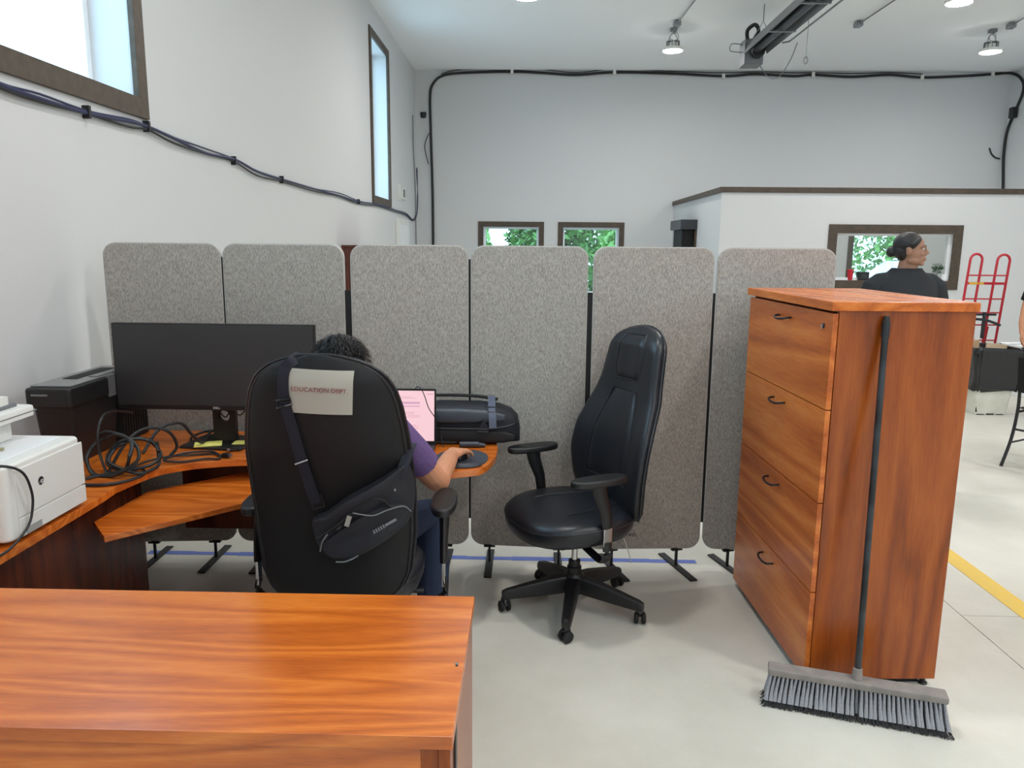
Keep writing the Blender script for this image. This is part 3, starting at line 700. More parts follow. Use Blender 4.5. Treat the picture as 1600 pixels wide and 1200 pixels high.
# ------------------------------------------------------------------ task chairs (local frame faces +y)
def task_chair(label, loc, rz, up, wtab, spoke0, top, feature):
    t = thing('office_chair', label, 'chair', loc, rz, None)
    # seat
    SX, SY = (.295, .275) if feature else (.268, .255)
    rings = []
    for z, s in ((.402, .72), (.408, .86), (.425, .95), (.455, .995), (.485, 1.0), (.508, .965), (.522, .88), (.527, .70), (.524, .4), (.522, .12)):
        r = []
        for x, y in superring(SX * s, SY * s, .78, 40):
            q = max(0, y / SY); r.append((x, y + .04, z + up - .028 * q ** 3))
        rings.append(r)
    seat = MB().loft(rings).build('seat', M['leather'], t)
    MB().tube([(x, y + .04, .492 + up - .028 * max(0, y / SY) ** 3) for x, y in superring(SX - .002, SY - .002, .78, 48)], .0045, 6, closed=True).build('seat_piping', M['leather'], seat)
    if feature:
        for sg in (-1, 1):
            MB().tube(catmull([(sg * .11, -.17, .526 + up), (sg * .135, .0, .527 + up), (sg * .15, .12, .525 + up), (sg * .17, .235, .502 + up)], 6), .0035, 6).build('seat_seam', M['leather'], seat)
    # backrest
    zb, zt = .47 + up, top
    def yc(z):
        u = (z - zb) / (zt - zb); return -.235 - .125 * u + .035 * math.sin(min(1, u * 1.6) * PI) - .0 * u
    def w_(z): return interp(wtab, z - up)
    def th(z):
        u = (z - zb) / (zt - zb); return .060 * min(1, (1.0 - u) * 9 + .16) ** .6 * min(1, u * 10 + .4) ** .5
    def bow(x, z): return .055 * (x / .27) ** 2 * 1.25
    def front(x, z):
        W = max(w_(z), 1e-3); q = min(1, abs(x) / W); return yc(z) + bow(x, z) + th(z) * (1 - q ** 2.6) ** .38
    def rear(x, z):
        W = max(w_(z), 1e-3); q = min(1, abs(x) / W); return yc(z) + bow(x, z) - th(z) * (1 - q ** 2.6) ** .38
    rings = []; n = 34
    for i in range(n + 1):
        u = i / n; u = 1 - (1 - u) ** 1.6; z = zb + (zt - zb) * u
        rings.append([(x, yc(z) + bow(x, z) + y, z) for x, y in superring(w_(z), th(z), .77, 44)])
    back = MB().loft(rings).build('backrest', M['leather'] if feature else M['shell'], t)
    zz = [zb + (zt - .002 - zb) * (1 - (1 - k / 26) ** 1.5) for k in range(27)]
    L_ = [(-w_(z) * 1.004, yc(z) + bow(w_(z), z) - .012, z) for z in zz]; R_ = [(-p[0], p[1], p[2]) for p in L_[::-1]]
    MB().tube(L_ + R_, .006, 6).build('back_piping', M['leather'], back)
    L2 = [(x * .955 , rear(x * .955, z) - .001, z - .004) for x, y, z in L_[:-1]]; R2 = [(-p[0], p[1], p[2]) for p in L2[::-1]]
    MB().tube(L2 + R2, .0035, 6).build('shell_seam', M['leather'], back)
    if feature:
        def panel(nm, z0, z1, wt, lift):
            def fn(a, b):
                z = z0 + (z1 - z0) * b; W = interp(wt, z); x = (2 * a - 1) * W
                e = (1 - abs(2 * a - 1) ** 8) * (1 - abs(2 * b - 1) ** 10)
                return (x, front(x, z) - .004 + lift * e, z)
            MB().grid(fn, 18, 22).build(nm, M['leather'], back)
            out = [(fn(a, b)) for a, b in [(k / 8, 0) for k in range(8)] + [(1, k / 8) for k in range(8)] + [(1 - k / 8, 1) for k in range(8)] + [(0, 1 - k / 8) for k in range(8)]]
            MB().tube([(x, y + .004, z) for x, y, z in out], .0036, 6, closed=True).build('panel_seam', M['leather'], back)
        panel('headrest_panel', 1.09 + up, 1.30 + up, [(1.08 + up, .082), (1.13 + up, .098), (1.25 + up, .095), (1.31 + up, .070)], .013)
        panel('lumbar_panel', .62 + up, 1.045 + up, [(.6 + up, .165), (.85 + up, .150), (1.0 + up, .105), (1.05 + up, .085)], .013)
    # arms
    AX = .302 if feature else .345
    for sg in (-1, 1):
        az = .705 + up
        out = [(sg * (AX + x), .07 + y + .0) for x, y in superring(.047, .135, .8, 28)]
        MB().prism(out, az, az + .032, .010, 3).build('armrest_pad', M['black_plastic'], t)
        MB().tube([(sg * AX, .07, az + .004), (sg * AX, .06, az - .05), (sg * AX, .03, az - .13), (sg * AX, .02, az - .20)], [.040, .034, .028, .026], 10, flat=(1.0, .55), up=(1, 0, 0)).build('arm_post', M['black_plastic'], t)
        MB().box(sg * AX - .006, sg * AX + .006, -.002, .042, az - .29, az - .19, .003).build('arm_stem', M['chrome'], t)
        MB().tube(catmull([(sg * AX, .02, az - .265), (sg * AX, .02, az - .33), (sg * .26, .02, az - .365), (sg * .16, .03, az - .345), (sg * .05, .03, az - .33)], 5), .024, 8, flat=(1.0, .45), up=(0, 0, 1)).build('arm_bracket', M['black_plastic'], t)
    # mechanism and column
    MB().box(-.10, .10, -.12, .14, .345 + up, .405 + up, .012).box(-.16, .16, -.03, .06, .38 + up, .41 + up, .006).build('tilt_mechanism', M['black_plastic'], t)
    MB().tube([(.10, .05, .37 + up), (.2, .06, .372 + up), (.26, .08, .365 + up)], [.008, .008, .014], 8).build('tilt_lever', M['black_plastic'], t)
    MB().tube([(0, -.10, .38 + up), (0, -.25, .40 + up), (0, yc(.56 + up) - .02, .56 + up)], [.034, .034, .03], 10, flat=(1.3, .5), up=(0, 1, .4)).build('back_bracket', M['black_plastic'], t)
    MB().lathe([(0, .10), (.034, .10), (.034, .21), (.028, .215), (.028, .24), (0, .24)], 20).build('column_shroud', M['black_plastic'], t)
    MB().lathe([(0, .23), (.0145, .23), (.0145, .36 + up), (0, .36 + up)], 18).build('gas_column', M['chrome'], t)
    MB().lathe([(0, .085), (.05, .085), (.055, .10), (.05, .165), (.036, .18), (0, .18)], 20).build('base_hub', M['black_plastic'], t)
    for k in range(5):
        a = spoke0 + k * 2 * PI / 5; Mx = Matrix.Rotation(a, 4, 'Z')
        rg = []
        for x, hw, z0, z1 in ((.03, .030, .09, .168), (.12, .028, .082, .155), (.24, .024, .072, .128), (.325, .021, .066, .108), (.345, .016, .068, .100)):
            rg.append([(x, y, z) for y, z in ((-hw, z0), (hw, z0), (hw, z1 - .010), (hw - .008, z1), (-hw + .008, z1), (-hw, z1 - .010))])
        MB().loft(rg).build('base_leg', M['black_plastic'], t, M=Mx)
        rc = random.Random(k + int(loc[0] * 100)).uniform(-.9, .9)
        cs = MB().tube([(0, -.012, .066), (0, -.004, .06), (0, .008, .048), (0, .020, .030)], [.012, .018, .017, .010], 10).build('caster', M['black_plastic'], t, M=Mx @ Matrix.Translation((.332, 0, 0)) @ Matrix.Rotation(rc, 4, 'Z'))
        for sg in (-1, 1):
            MB().lathe([(0, -.010), (.018, -.010), (.026, -.006), (.027, 0), (.026, .006), (.018, .010), (0, .010)], 18, M=T(sg * .017, 0, .027, ry=PI / 2)).build('caster_wheel', M['black_matte'], cs)
    t['_'] = 0; del t['_']
    return t, rear
W2 = [(.46, .20), (.50, .245), (.58, .275), (.72, .298), (.85, .29), (.97, .255), (1.08, .22), (1.17, .207), (1.24, .198), (1.285, .172), (1.312, .132), (1.325, .085), (1.333, .03)]
W1 = [(.46, .17), (.50, .22), (.56, .252), (.70, .268), (.85, .271), (.98, .267), (1.07, .259), (1.16, .244), (1.22, .227), (1.26, .203), (1.285, .178), (1.305, .148), (1.322, .105), (1.335, .04)]
ch2, _ = task_chair('empty black leather office chair facing left in front of the divider', (.232, 3.435, 0), math.atan2(-.46, -.89) - PI / 2, 0.0, W2, math.radians(-99) - (math.atan2(-.46, -.89) - PI / 2), 1.335, True)
C1 = Vector((-.648, 2.66, 0)); UP1 = .035
ch1, rear1 = task_chair('black office chair seen from behind, with a paper sign and sling bag', tuple(C1), 0.02, UP1, W1, math.radians(70), 1.37, False)

# ------------------------------------------------------------------ paper sign on the chair back
def on_back(x, z, off=.002):            # chair-local point on the rear face, in world coordinates
    return Matrix.Translation(C1) @ Matrix.Rotation(.02, 4, 'Z') @ Vector((x, rear1(x, z) - off, z))
def back_at(px, py, off=.003):          # where the sight line meets the chair's rear face
    Y = 2.3
    for _ in range(8):
        p = PY(px, py, Y); Y = on_back(p.x - C1.x, p.z, off).y
    return PY(px, py, Y)
c4 = [back_at(449, 574), back_at(554, 579), back_at(551, 648), back_at(457, 644)]
t = thing('paper_sign', 'white paper sign with red lettering taped to the occupied chair back', 'sign', tuple(c4[3]))
c4 = [p - t.location for p in c4]
def sign(a, b):
    p = c4[3].lerp(c4[2], a).lerp(c4[0].lerp(c4[1], a), b); w_ = p + t.location
    p.y = on_back(w_.x - C1.x, w_.z, .006).y - t.location.y; return p
MB().grid(sign, 14, 10, .0012).build('paper_sheet', M['paper'], t)
ctr = sign(.5, .56); ex = (sign(.9, .54) - sign(.1, .55)).normalized(); ez = (sign(.5, .8) - sign(.5, .3)); ez = (ez - ex * ez.dot(ex)).normalized(); ny = ex.cross(ez)
text('lettering', 'EDUCATION DEPT.', .0196, M['ink'], t, axes(tuple(ctr + ny * .0045), tuple(ex), tuple(ez), tuple(ny)), .0003)

# ------------------------------------------------------------------ sling bag on the chair
bp = lambda x, y, o=.01: back_at(x, y, o)
t = thing('sling_bag', 'navy sling bag hanging by its strap over the occupied chair back', 'bag', tuple(bp(570, 800)))
o0 = t.location.copy()
outl = [(493, 806), (512, 797), (545, 773), (575, 757), (602, 741), (622, 728), (636, 722), (646, 735), (650, 760), (649, 785), (642, 806), (622, 826), (600, 842), (572, 858), (545, 868), (526, 866), (510, 855), (498, 836)]
base = [bp(x, y, .006) - o0 for x, y in outl]; base = catmull(base, 3, True); ctr = sum(base, Vector()) / len(base)
ax = (base[0] - ctr).normalized()
rings = []
for s, dpt in ((.985, .0), (1.0, .02), (.985, .045), (.93, .062), (.80, .074), (.55, .080), (.2, .082)):
    rings.append([ctr + (p - ctr) * s + Vector((0, -dpt, 0)) for p in base])
MB().loft(rings).build('bag_body', M['nylon'], t)
def bpt(x, y, d): p = bp(x, y, .006) - o0; return Vector((p.x, p.y - d, p.z))
MB().loft([[ctr2 + (p - ctr2) * s + Vector((0, -d, 0)) for p in q] for q, ctr2 in [((lambda z: (z, sum(z, Vector()) / len(z)))(catmull([bpt(x, y, .058) for x, y in ((512, 838), (545, 812), (580, 790), (612, 778), (640, 783), (640, 800), (612, 822), (575, 846), (540, 858), (520, 854))], 3, True)))] for s, d in ((1.0, -.01), (1.0, .012), (.95, .022), (.7, .027), (.2, .028))]).build('front_pocket', M['nylon'], t)
MB().tube(catmull([bpt(x, y, .078) for x, y in ((505, 828), (530, 812), (548, 798), (572, 778), (592, 768), (606, 770), (616, 780))], 6), .0035, 6).build('zipper', M['black_matte'], t)
MB().tube(catmull([bpt(x, y, .082) for x, y in ((560, 788), (590, 792), (612, 784), (636, 778), (648, 786))], 6), .0022, 6).build('grey_piping', M['grey_plastic'], t)
MB().tube(catmull([bpt(x, y, .084) for x, y in ((511, 846), (514, 832), (522, 820))], 6), .0028, 6).build('grey_piping', M['galv'], t)
MB().tube(catmull([bpt(x, y, .062) for x, y in ((532, 866), (545, 866), (558, 861), (566, 856))], 6), .0026, 6).build('grey_piping', M['galv'], t)
MB().tube([bpt(552, 806, .092), bpt(557, 790, .094)], .0062, 6, flat=(1.2, .35, 1), up=(0, -1, 0)).build('zipper_pull', M['chrome'], t)
MB().tube([bpt(544, 806, .09), bpt(538, 812, .088)], .004, 6).build('zipper_pull', M['darksteel'], t)
MB().ball(bpt(622, 756, .064), (.004, .002, .005)).build('rivet', M['galv'], t)
a, b = bpt(592, 815, .099), bpt(627, 795, .099); dx = (b - a).normalized(); nz = Vector((0, -1, 0)); uz = nz.cross(dx).normalized()
mb = MB()
for k in range(5): mb.box(-.0022, .0022, -.006, .006, 0, .001, M=axes(tuple(a.lerp(b, .06 + .1 * k)), tuple(dx), tuple(uz), tuple(nz)))
mb.tube([a.lerp(b, .52), b], .004, 4, flat=(1, .3, 1), up=(0, -1, 0)); mb.build('stitched_mark', M['grey_plastic'], t, kind='stuff')
# strap
sp = [bp(463, 556, -.03) - o0, bpt(458, 563, .0), bpt(447, 574, .006), bpt(443, 595, .006), bpt(446, 628, .008), bpt(458, 670, .006), bpt(471, 715, .008), bpt(484, 752, .012), bpt(496, 784, .016)]
sp[0] = Vector((sp[1].x + .01, sp[1].y + .05, sp[1].z + .012))
MB().tube(catmull(sp, 5), .017, 4, flat=(1.0, .09, 1), up=(0, -1, .1)).build('shoulder_strap', M['strap'], t)
MB().tube(catmull([bpt(626, 740, .05), bpt(632, 726, .034), bpt(637, 712, .018), bpt(641, 700, .006), bpt(642, 696, -.03)], 5), .016, 4, flat=(1.0, .12, 1), up=(0, -1, .1)).build('shoulder_strap', M['strap'], t)
def buckle(x, y, ww, hh, m, ang, nm='strap_buckle'):
    p = bpt(x, y, .014); Mx = axes(tuple(p), (1, 0, 0), (0, 0, 1), (0, -1, 0)) @ Matrix.Rotation(ang, 4, 'Z')
    MB().tube([(-ww, -hh, 0), (ww, -hh, 0), (ww, hh, 0), (-ww, hh, 0)], .0034, 6, closed=True, M=Mx).build(nm, m, t)
buckle(446, 628, .022, .010, M['black_plastic'], .2); MB().tube([bpt(435, 636, .016), bpt(458, 630, .016)], .0026, 6).build('buckle_bar', M['galv'], t)
MB().tube([bpt(464, 723, .018), bpt(484, 716, .018)], .0028, 6).build('strap_slider', M['chrome'], t)
buckle(497, 782, .019, .019, M['black_plastic'], .3)

# ------------------------------------------------------------------ people
def hand(mb, wrist, fwd, up, side, curl, spread=.16, size=1.0):
    """palm, four fingers of different length and a thumb; side=+1 right hand seen from above with fwd ahead"""
    f = Vector(fwd).normalized(); u = Vector(up); u = (u - f * u.dot(f)).normalized(); l = f.cross(u) * side      # l points to the little finger
    W = Vector(wrist)
    kn = W + f * .088 * size - u * .004
    for k in range(4):       # palm made of four metacarpal rays that fuse together
        o = (k - 1.5) * .0195 * size
        mb.tube([W + l * o * .55 - u * .002, W + f * .045 * size + l * o * .85 + u * .004, kn + l * o], [.016, .0155, .0125], 10)
    for k, ln in enumerate((.070, .079, .073, .057)):
        o = (k - 1.5) * .0228 * size; p = kn + l * o; a = .10; d = (f + l * (k - 1.5) * spread).normalized(); pts = [p]; rad = [.0100]
        for j, s in enumerate((.44, .31, .25)):
            a += curl * (1.0, 1.15, .7)[j]; q = d * math.cos(a) - u * math.sin(a); p = p + q * ln * s * size; pts.append(p); rad.append((.0086, .0078, .0064)[j])
        mb.tube(catmull(pts, 3), [rad[0] + (rad[-1] - rad[0]) * i / 9 for i in range(10)], 10)
    b = W + f * .022 * size - l * .024 * size
    d1 = (f * .72 - l * .62 - u * .28).normalized(); d2 = (f * .92 - l * .25 - u * .30).normalized()
    mb.tube([W + f * .005 - l * .008, b, b + d1 * .036 * size, b + d1 * .036 * size + d2 * .028 * size, b + d1 * .036 * size + d2 * .048 * size], [.014, .0155, .0125, .0108, .0075], 10)

def head(mb, C_, R):
    """skull, jaw, brow, nose, lips, ears; the face looks along local -y"""
    Mt = Matrix.Translation(C_) @ R
    def P(x, y, z): return Mt @ Vector((x, y, z))
    def el(c, r): mb.ball(P(*c), r, M=R, n=20)
    el((0, .012, .030), (.076, .094, .083)); el((0, -.012, -.02), (.066, .076, .085)); el((0, -.022, -.058), (.060, .066, .054)); el((0, -.03, -.03), (.066, .058, .05)); el((0, -.070, -.094), (.024, .020, .018))
    for s in (-1, 1):
        el((s * .036, -.066, -.022), (.024, .022, .022))                        # cheek
        el((s * .045, -.02, -.075), (.020, .040, .024))                         # jaw angle
        el((s * .077, .012, -.012), (.010, .019, .032)); el((s * .080, .016, .004), (.009, .016, .018))   # ear
        mb.tube([P(s * .012, -.088, .021), P(s * .032, -.083, .026), P(s * .054, -.066, .018)], [.009, .010, .008], 8)
    mb.tube([P(0, -.084, .018), P(0, -.095, -.004), P(0, -.108, -.028)], [.009, .010, .013], 10)
    for s in (-1, 1): el((s * .012, -.094, -.031), (.009, .011, .009))
    mb.tube([P(-.022, -.082, -.060), P(0, -.094, -.056), P(.022, -.082, -.060)], [.005, .0085, .005], 8)
    mb.tube([P(-.020, -.082, -.069), P(0, -.092, -.071), P(.020, -.082, -.069)], [.005, .0095, .005], 8)
    return P
def face_parts(P, R, root, mhair):
    white = mat('eye_white', rgb(214, 206, 200), .3); iris = mat('dark_iris', rgb(40, 26, 20), .2)
    lip = mat('lips', rgb(138, 82, 74), .45)
    for s in (-1, 1):
        e = MB().ball(P(s * .031, -.0765, .006), (.0135, .010, .0075), M=R, n=14).build('eye', white, root)
        MB().ball(P(s * .031, -.0850, .006), (.0058, .004, .0062), M=R, n=12).build('iris', iris, e)
        MB().tube([P(s * .014, -.091, .025), P(s * .032, -.088, .032), P(s * .052, -.070, .026)], [.0035, .0045, .003], 6).build('eyebrow', mhair, root)
    MB().tube([P(-.023, -.0855, -.0645), P(0, -.0965, -.0635), P(.023, -.0855, -.0645)], [.0025, .0035, .0025], 6).build('mouth', lip, root)

def standing(name, label, loc, rz, hy, skin, shirt, pants, hgt=1.80, bun=False, broad=1.0, group=None):
    t = thing(name, label, 'person', loc, rz, group); k = hgt / 1.80; z = lambda v: v * k
    sw = .205 * broad
    R = Matrix.Rotation(hy, 4, 'Z'); HC = Vector((0, -.035, z(1.694)))
    def arm(s): return [Vector((s * sw * .93, .01, z(1.465))), Vector((s * (sw + .045), .02, z(1.30))), Vector((s * (sw + .075), .025, z(1.14))), Vector((s * (sw + .09), -.02, z(.99))), Vector((s * (sw + .085), -.06, z(.875)))]
    mb = MB()
    torso = [(.93, .15, .105), (1.02, .155, .11), (1.14, .150, .105), (1.28, .170, .118), (1.40, .185, .112), (1.46, .165, .09), (1.51, .115, .075), (1.56, .074, .068)]
    mb.loft([[(x, y + .005, z(h)) for x, y in superring(a * broad, b, .85, 28)] for h, a, b in torso])
    mb.tube([(0, .012, z(1.46)), (0, -.005, z(1.55)), (0, -.015, z(1.62))], [.076, .068, .062], 14)
    P = head(mb, HC, R)
    for s in (-1, 1):
        a = arm(s); mb.tube(a, [.056, .052, .043, .037, .026], 12)
        hd = (a[4] - a[3]).normalized(); hand(mb, a[4], hd, (s, 0, 0), -s, .28)
        mb.tube([(s * .09, .0, z(.95)), (s * .10, -.005, z(.72)), (s * .10, .0, z(.48)), (s * .10, .02, z(.30)), (s * .10, .03, z(.08))], [.098, .082, .056, .054, .04], 14)
        mb.tube([(s * .10, .05, z(.05)), (s * .105, -.06, z(.04)), (s * .11, -.14, z(.035))], [.04, .04, .032], 10)
    mb.remesh('body', skin, t, .0052, 7)
    face_parts(P, R, t, M['hair'])
    hb = MB(); Mt = Matrix.Translation(HC) @ R
    hb.ball(Mt @ Vector((0, .026, .042)), (.086, .098, .085), M=R, n=24); hb.ball(Mt @ Vector((0, .05, -.005)), (.076, .068, .07), M=R, n=20)
    for s in (-1, 1): hb.tube([Mt @ Vector((s * .055, -.055, .078)), Mt @ Vector((s * .074, -.025, .045)), Mt @ Vector((s * .078, .0, .03))], [.014, .016, .014], 8)
    if bun:
        hb.ball(Mt @ Vector((0, .128, -.015)), (.036, .034, .038), M=R, n=18); hb.tube([Mt @ Vector((0, .08, .0)), Mt @ Vector((0, .12, -.012))], [.032, .022], 10)
    else: hb.ball(Mt @ Vector((0, .075, -.05)), (.06, .035, .045), M=R, n=16)
    hb.remesh('hair', M['hair'], t, .005, 2)
    sb = MB()
    st = [(.86, .178, .135), (.95, .178, .135), (1.05, .180, .138), (1.16, .178, .134), (1.28, .190, .138), (1.39, .205, .130), (1.455, .200, .108), (1.50, .165, .096), (1.535, .118, .088), (1.562, .092, .084)]
    sb.loft([[(x, y + .005, z(h)) for x, y in superring(a * broad, b, .85, 32)] for h, a, b in st])
    for s in (-1, 1):
        a = arm(s); p = a[1].lerp(a[2], .55)
        sb.tube([a[0] + Vector((-s * .10, 0, .025)), a[0] + Vector((-s * .03, 0, .008)), a[0] + Vector((s * .025, 0, -.03)), a[1], p], [.050, .060, .066, .070, .073], 16)
    for s in (-1, 1):
        for q in range(3): sb.tube([(s * (.05 + .05 * q), -.125, z(1.02 + .07 * q)), (s * (.10 + .03 * q), -.128, z(1.10 + .06 * q)), (s * (.15 + .01 * q), -.10, z(1.21 + .05 * q))], [.004, .012, .004], 8)
    sb.remesh('t_shirt', shirt, t, .0075, 3)
    MB().tube([(x, y + .002, z(1.56)) for x, y in superring(.091 * broad, .080, .95, 28)], .006, 6, closed=True).build('collar', shirt, t)
    pb = MB()
    pb.loft([[(x, y + .005, z(h)) for x, y in superring(a, b, .85, 28)] for h, a, b in ((.78, .165, .12), (.86, .172, .125), (.93, .168, .120), (.97, .164, .118))])
    for s in (-1, 1): pb.tube([(s * .088, .0, z(.90)), (s * .10, -.005, z(.72)), (s * .10, .0, z(.48)), (s * .10, .02, z(.30)), (s * .10, .03, z(.07))], [.108, .096, .076, .070, .066], 16)
    pb.remesh('trousers', pants, t, .009, 3)
    for s in (-1, 1):
        MB().loft([[(s * .105 + x, -.045 + y * 1.0, zz) for x, y in superring(a, b, .8, 24)] for zz, a, b in ((0, .050, .135), (.02, .053, .14), (.05, .050, .132), (.075, .044, .10), (.095, .040, .06))]).build('shoe', M['black_matte'], t)
    return t
standing('person', 'standing man with black hair in a bun and a charcoal t-shirt, looking right', (2.705, 5.62, 0), .06, math.radians(58), M['skin_dark'], M['charcoal'], M['blacktee'], 1.80, True, 1.12)
standing('person', 'person in a black t-shirt cut off by the right edge beside the hand truck', (5.335, 7.85, 0), -.5, .3, M['skin'], M['blacktee'], M['jeans'], 1.76)

# seated person
S0 = Vector((-.665, 2.68, 0))
t = thing('person', 'seated person in a purple t-shirt working at the laptop with a mouse', 'person', tuple(S0)); Q = lambda x, y, z: Vector((x, y, z)) - S0
mb = MB()
zt_ = .545
mb.loft([[(x, y + oy, zz) for x, y in superring(a, b, .85, 28)] for zz, a, b, oy in ((.57, .15, .10, -.05), (.68, .152, .105, -.05), (.80, .148, .10, -.03), (.93, .165, .112, -.0), (1.02, .165, .10, .03), (1.07, .11, .075, .05), (1.105, .062, .06, .06))])
mb.tube([(0, .06, 1.07), (0, .085, 1.13), (0, .10, 1.18)], [.06, .054, .054], 14)
RH = Matrix.Rotation(PI, 4, 'Z') @ Matrix.Rotation(math.radians(18), 4, 'X')
HC = Q(-.690, 2.80, 1.242); P = head(mb, HC, RH)
armR = [Q(-.492, 2.715, 1.035), Q(-.425, 2.79, .93), Q(-.352, 2.885, .795), Q(-.345, 3.02, .785), Q(-.333, 3.185, .795), Q(-.325, 3.245, .797)]
armL = [Q(-.842, 2.715, 1.035), Q(-.92, 2.79, .93), Q(-.965, 2.89, .80), Q(-.90, 3.05, .785), Q(-.82, 3.19, .785), Q(-.80, 3.235, .785)]
for A in (armR, armL): mb.tube(catmull(A, 4), [interp([(0, .054), (8, .046), (10, .042), (14, .041), (20, .028)], i) for i in range(21)], 14)
hand(mb, armR[-1], (.30, .93, .02), (0, 0, 1), 1, .33); hand(mb, armL[-1], (.2, .97, -.05), (0, 0, 1), -1, .18)
legs = {1: [Q(-.575, 2.63, .615), Q(-.50, 2.84, .625), Q(-.405, 3.03, .605), Q(-.385, 3.02, .38), Q(-.385, 2.95, .09)], -1: [Q(-.755, 2.63, .615), Q(-.80, 2.84, .625), Q(-.86, 3.05, .60), Q(-.87, 3.08, .38), Q(-.87, 3.02, .09)]}
for s, lg in legs.items():
    mb.tube(lg, [.085, .078, .056, .052, .036], 14); f0 = lg[-1]; mb.tube([f0 + Vector((0, -.02, -.03)), f0 + Vector((.0, .10, -.05)), f0 + Vector((0, .17, -.055))], [.036, .036, .028], 10)
mb.remesh('body', M['skin'], t, .0036, 3)
face_parts(P, RH, t, M['hair'])
hb = MB(); Mt = Matrix.Translation(HC) @ RH
hb.ball(Mt @ Vector((0, .024, .040)), (.088, .100, .088), M=RH, n=24); hb.ball(Mt @ Vector((0, .05, -.03)), (.080, .066, .085), M=RH, n=20)
rnd = random.Random(3)
hb.remesh('hair', M['hair'], t, .0035, 2)
st_ = MB(); vs = []; fs = []
for k in range(2600):
    a = rnd.uniform(0, 2 * PI); sn = rnd.uniform(-.25, 1.0); cs_ = math.sqrt(1 - sn * sn)
    n_ = Vector((math.cos(a) * cs_, math.sin(a) * cs_, sn))
    if n_.y < -.35 and n_.z < .45: continue
    p = Vector((n_.x * .088, .024 + n_.y * .10, .04 + n_.z * .088)); dn = (Vector((n_.x, n_.y * .9 + .1, -.5 - .5 * (1 - n_.z))) + Vector((rnd.gauss(0, .25), rnd.gauss(0, .25), rnd.gauss(0, .15)))).normalized(); sd = n_.cross(dn).normalized() * .0012
    L_ = rnd.uniform(.02, .045); m_ = p + dn * L_ * .6 + n_ * rnd.uniform(.002, .010); e_ = p + dn * L_ + n_ * rnd.uniform(-.002, .008); i0 = len(vs)
    vs += [Mt @ q for q in (p - sd, p + sd, m_ + sd, m_ - sd, e_)]; fs += [(i0, i0 + 1, i0 + 2, i0 + 3), (i0 + 3, i0 + 2, i0 + 4)]
me = bpy.data.meshes.new('hair_strands'); me.from_pydata(vs, [], fs); me.materials.append(M['hair']); o = bpy.data.objects.new('hair_strands', me); COL.objects.link(o); o.parent = t; o['kind'] = 'stuff'
sb = MB()
sb.loft([[(x, y + oy, zz) for x, y in superring(a, b, .85, 32)] for zz, a, b, oy in ((.585, .175, .125, -.05), (.68, .175, .128, -.05), (.80, .170, .122, -.03), (.93, .182, .128, .0), (1.01, .185, .118, .025), (1.06, .145, .095, .045), (1.095, .085, .074, .055))])
for A in (armR, armL): sb.tube([A[0].lerp(Vector((0, .02, 1.02)), .3), A[0], A[1], A[1].lerp(A[2], .42)], [.064, .068, .064, .064], 16)
sb.remesh('t_shirt', M['purple'], t, .006, 3)
pb = MB()
pb.loft([[(x, y - .04, zz) for x, y in superring(a, b, .85, 28)] for zz, a, b in ((.545, .16, .11), (.60, .178, .13), (.66, .172, .125))])
for s, lg in legs.items(): pb.tube(lg, [.094, .090, .072, .068, .062], 16)
pb.remesh('trousers', M['jeans'], t, .007, 2)
for s, lg in legs.items():
    f0 = lg[-1]
    MB().loft([[(f0.x + x, f0.y + .06 + y, zz) for x, y in superring(a, b, .8, 24)] for zz, a, b in ((0, .048, .135), (.02, .052, .14), (.05, .048, .13), (.075, .042, .10), (.095, .040, .06))]).build('shoe', M['black_matte'], t)
# ------------------------------------------------------------------ things on the corner desk
DZ = .7405
# monitor
t = thing('monitor', 'very wide black monitor standing on the corner desk by the divider', 'monitor', (-1.468, 3.63, DZ), -.01)
SW, z0, z1 = .955, .180, .590
MB().box(-SW / 2, SW / 2, -.105, -.072, z0, z1, .004).build('monitor_case', M['black_plastic'], t)
MB().box(-SW / 2 + .006, SW / 2 - .006, -.1065, -.104, z0 + .022, z1 - .006, .001).build('screen', M['sheen_black'], t)
MB().box(-.20, .20, -.072, -.045, z0 + .08, z1 - .08, .012).build('rear_hump', M['black_plastic'], t)
neck = MB(); p = rrect(-.055, .055, .008, .36, .006, 2)
b = bmesh.new(); outer = [b.verts.new((x, 0, z)) for x, z in p]
cN = 16; hole = [b.verts.new((.028 * math.cos(2 * PI * k / cN), 0, .135 + .028 * math.sin(2 * PI * k / cN))) for k in range(cN)]
eo = [b.edges.new((outer[i], outer[(i + 1) % len(outer)])) for i in range(len(outer))]; eh = [b.edges.new((hole[i], hole[(i + 1) % cN])) for i in range(cN)]
bmesh.ops.triangle_fill(b, edges=eo + eh, use_beauty=True); bmesh.ops.solidify(b, geom=list(b.faces), thickness=.030)
bmesh.ops.translate(b, verts=b.verts, vec=(0, -.03, 0)); bmesh.ops.recalc_face_normals(b, faces=b.faces); neck._merge(b)
neck.build('stand_neck', M['black_plastic'], t)
MB().prism(rrect(-.165, .150, -.16, .10, .012, 3), 0, .010, .003, M=Matrix.Rotation(-.12, 4, 'Z')).build('stand_base', M['black_plastic'], t)
text('maker_mark', 'DELL', .015, M['white_plastic'], t, axes((.0, -.1066, z0 + .011), (1, 0, 0), (0, 0, 1), (0, -1, 0)), .0003)
MB().tube(catmull([(-.04, -.01, .17), (-.01, .01, .12), (.02, .015, .155), (.06, .02, .13), (.09, .03, .165), (.10, .02, .20), (.05, .0, .22)], 6), .0035, 6).build('monitor_lead', M['black_cable'], t)
nb = DZ + .0105
o = MB().box(-.062, .062, -.045, .045, 0, .004, .0005).build('sticky_note', M['note'], M=T(-1.525, 3.535, nb, rz=.35)); tag(o, 'yellow sticky note on the front left of the monitor base', 'note')
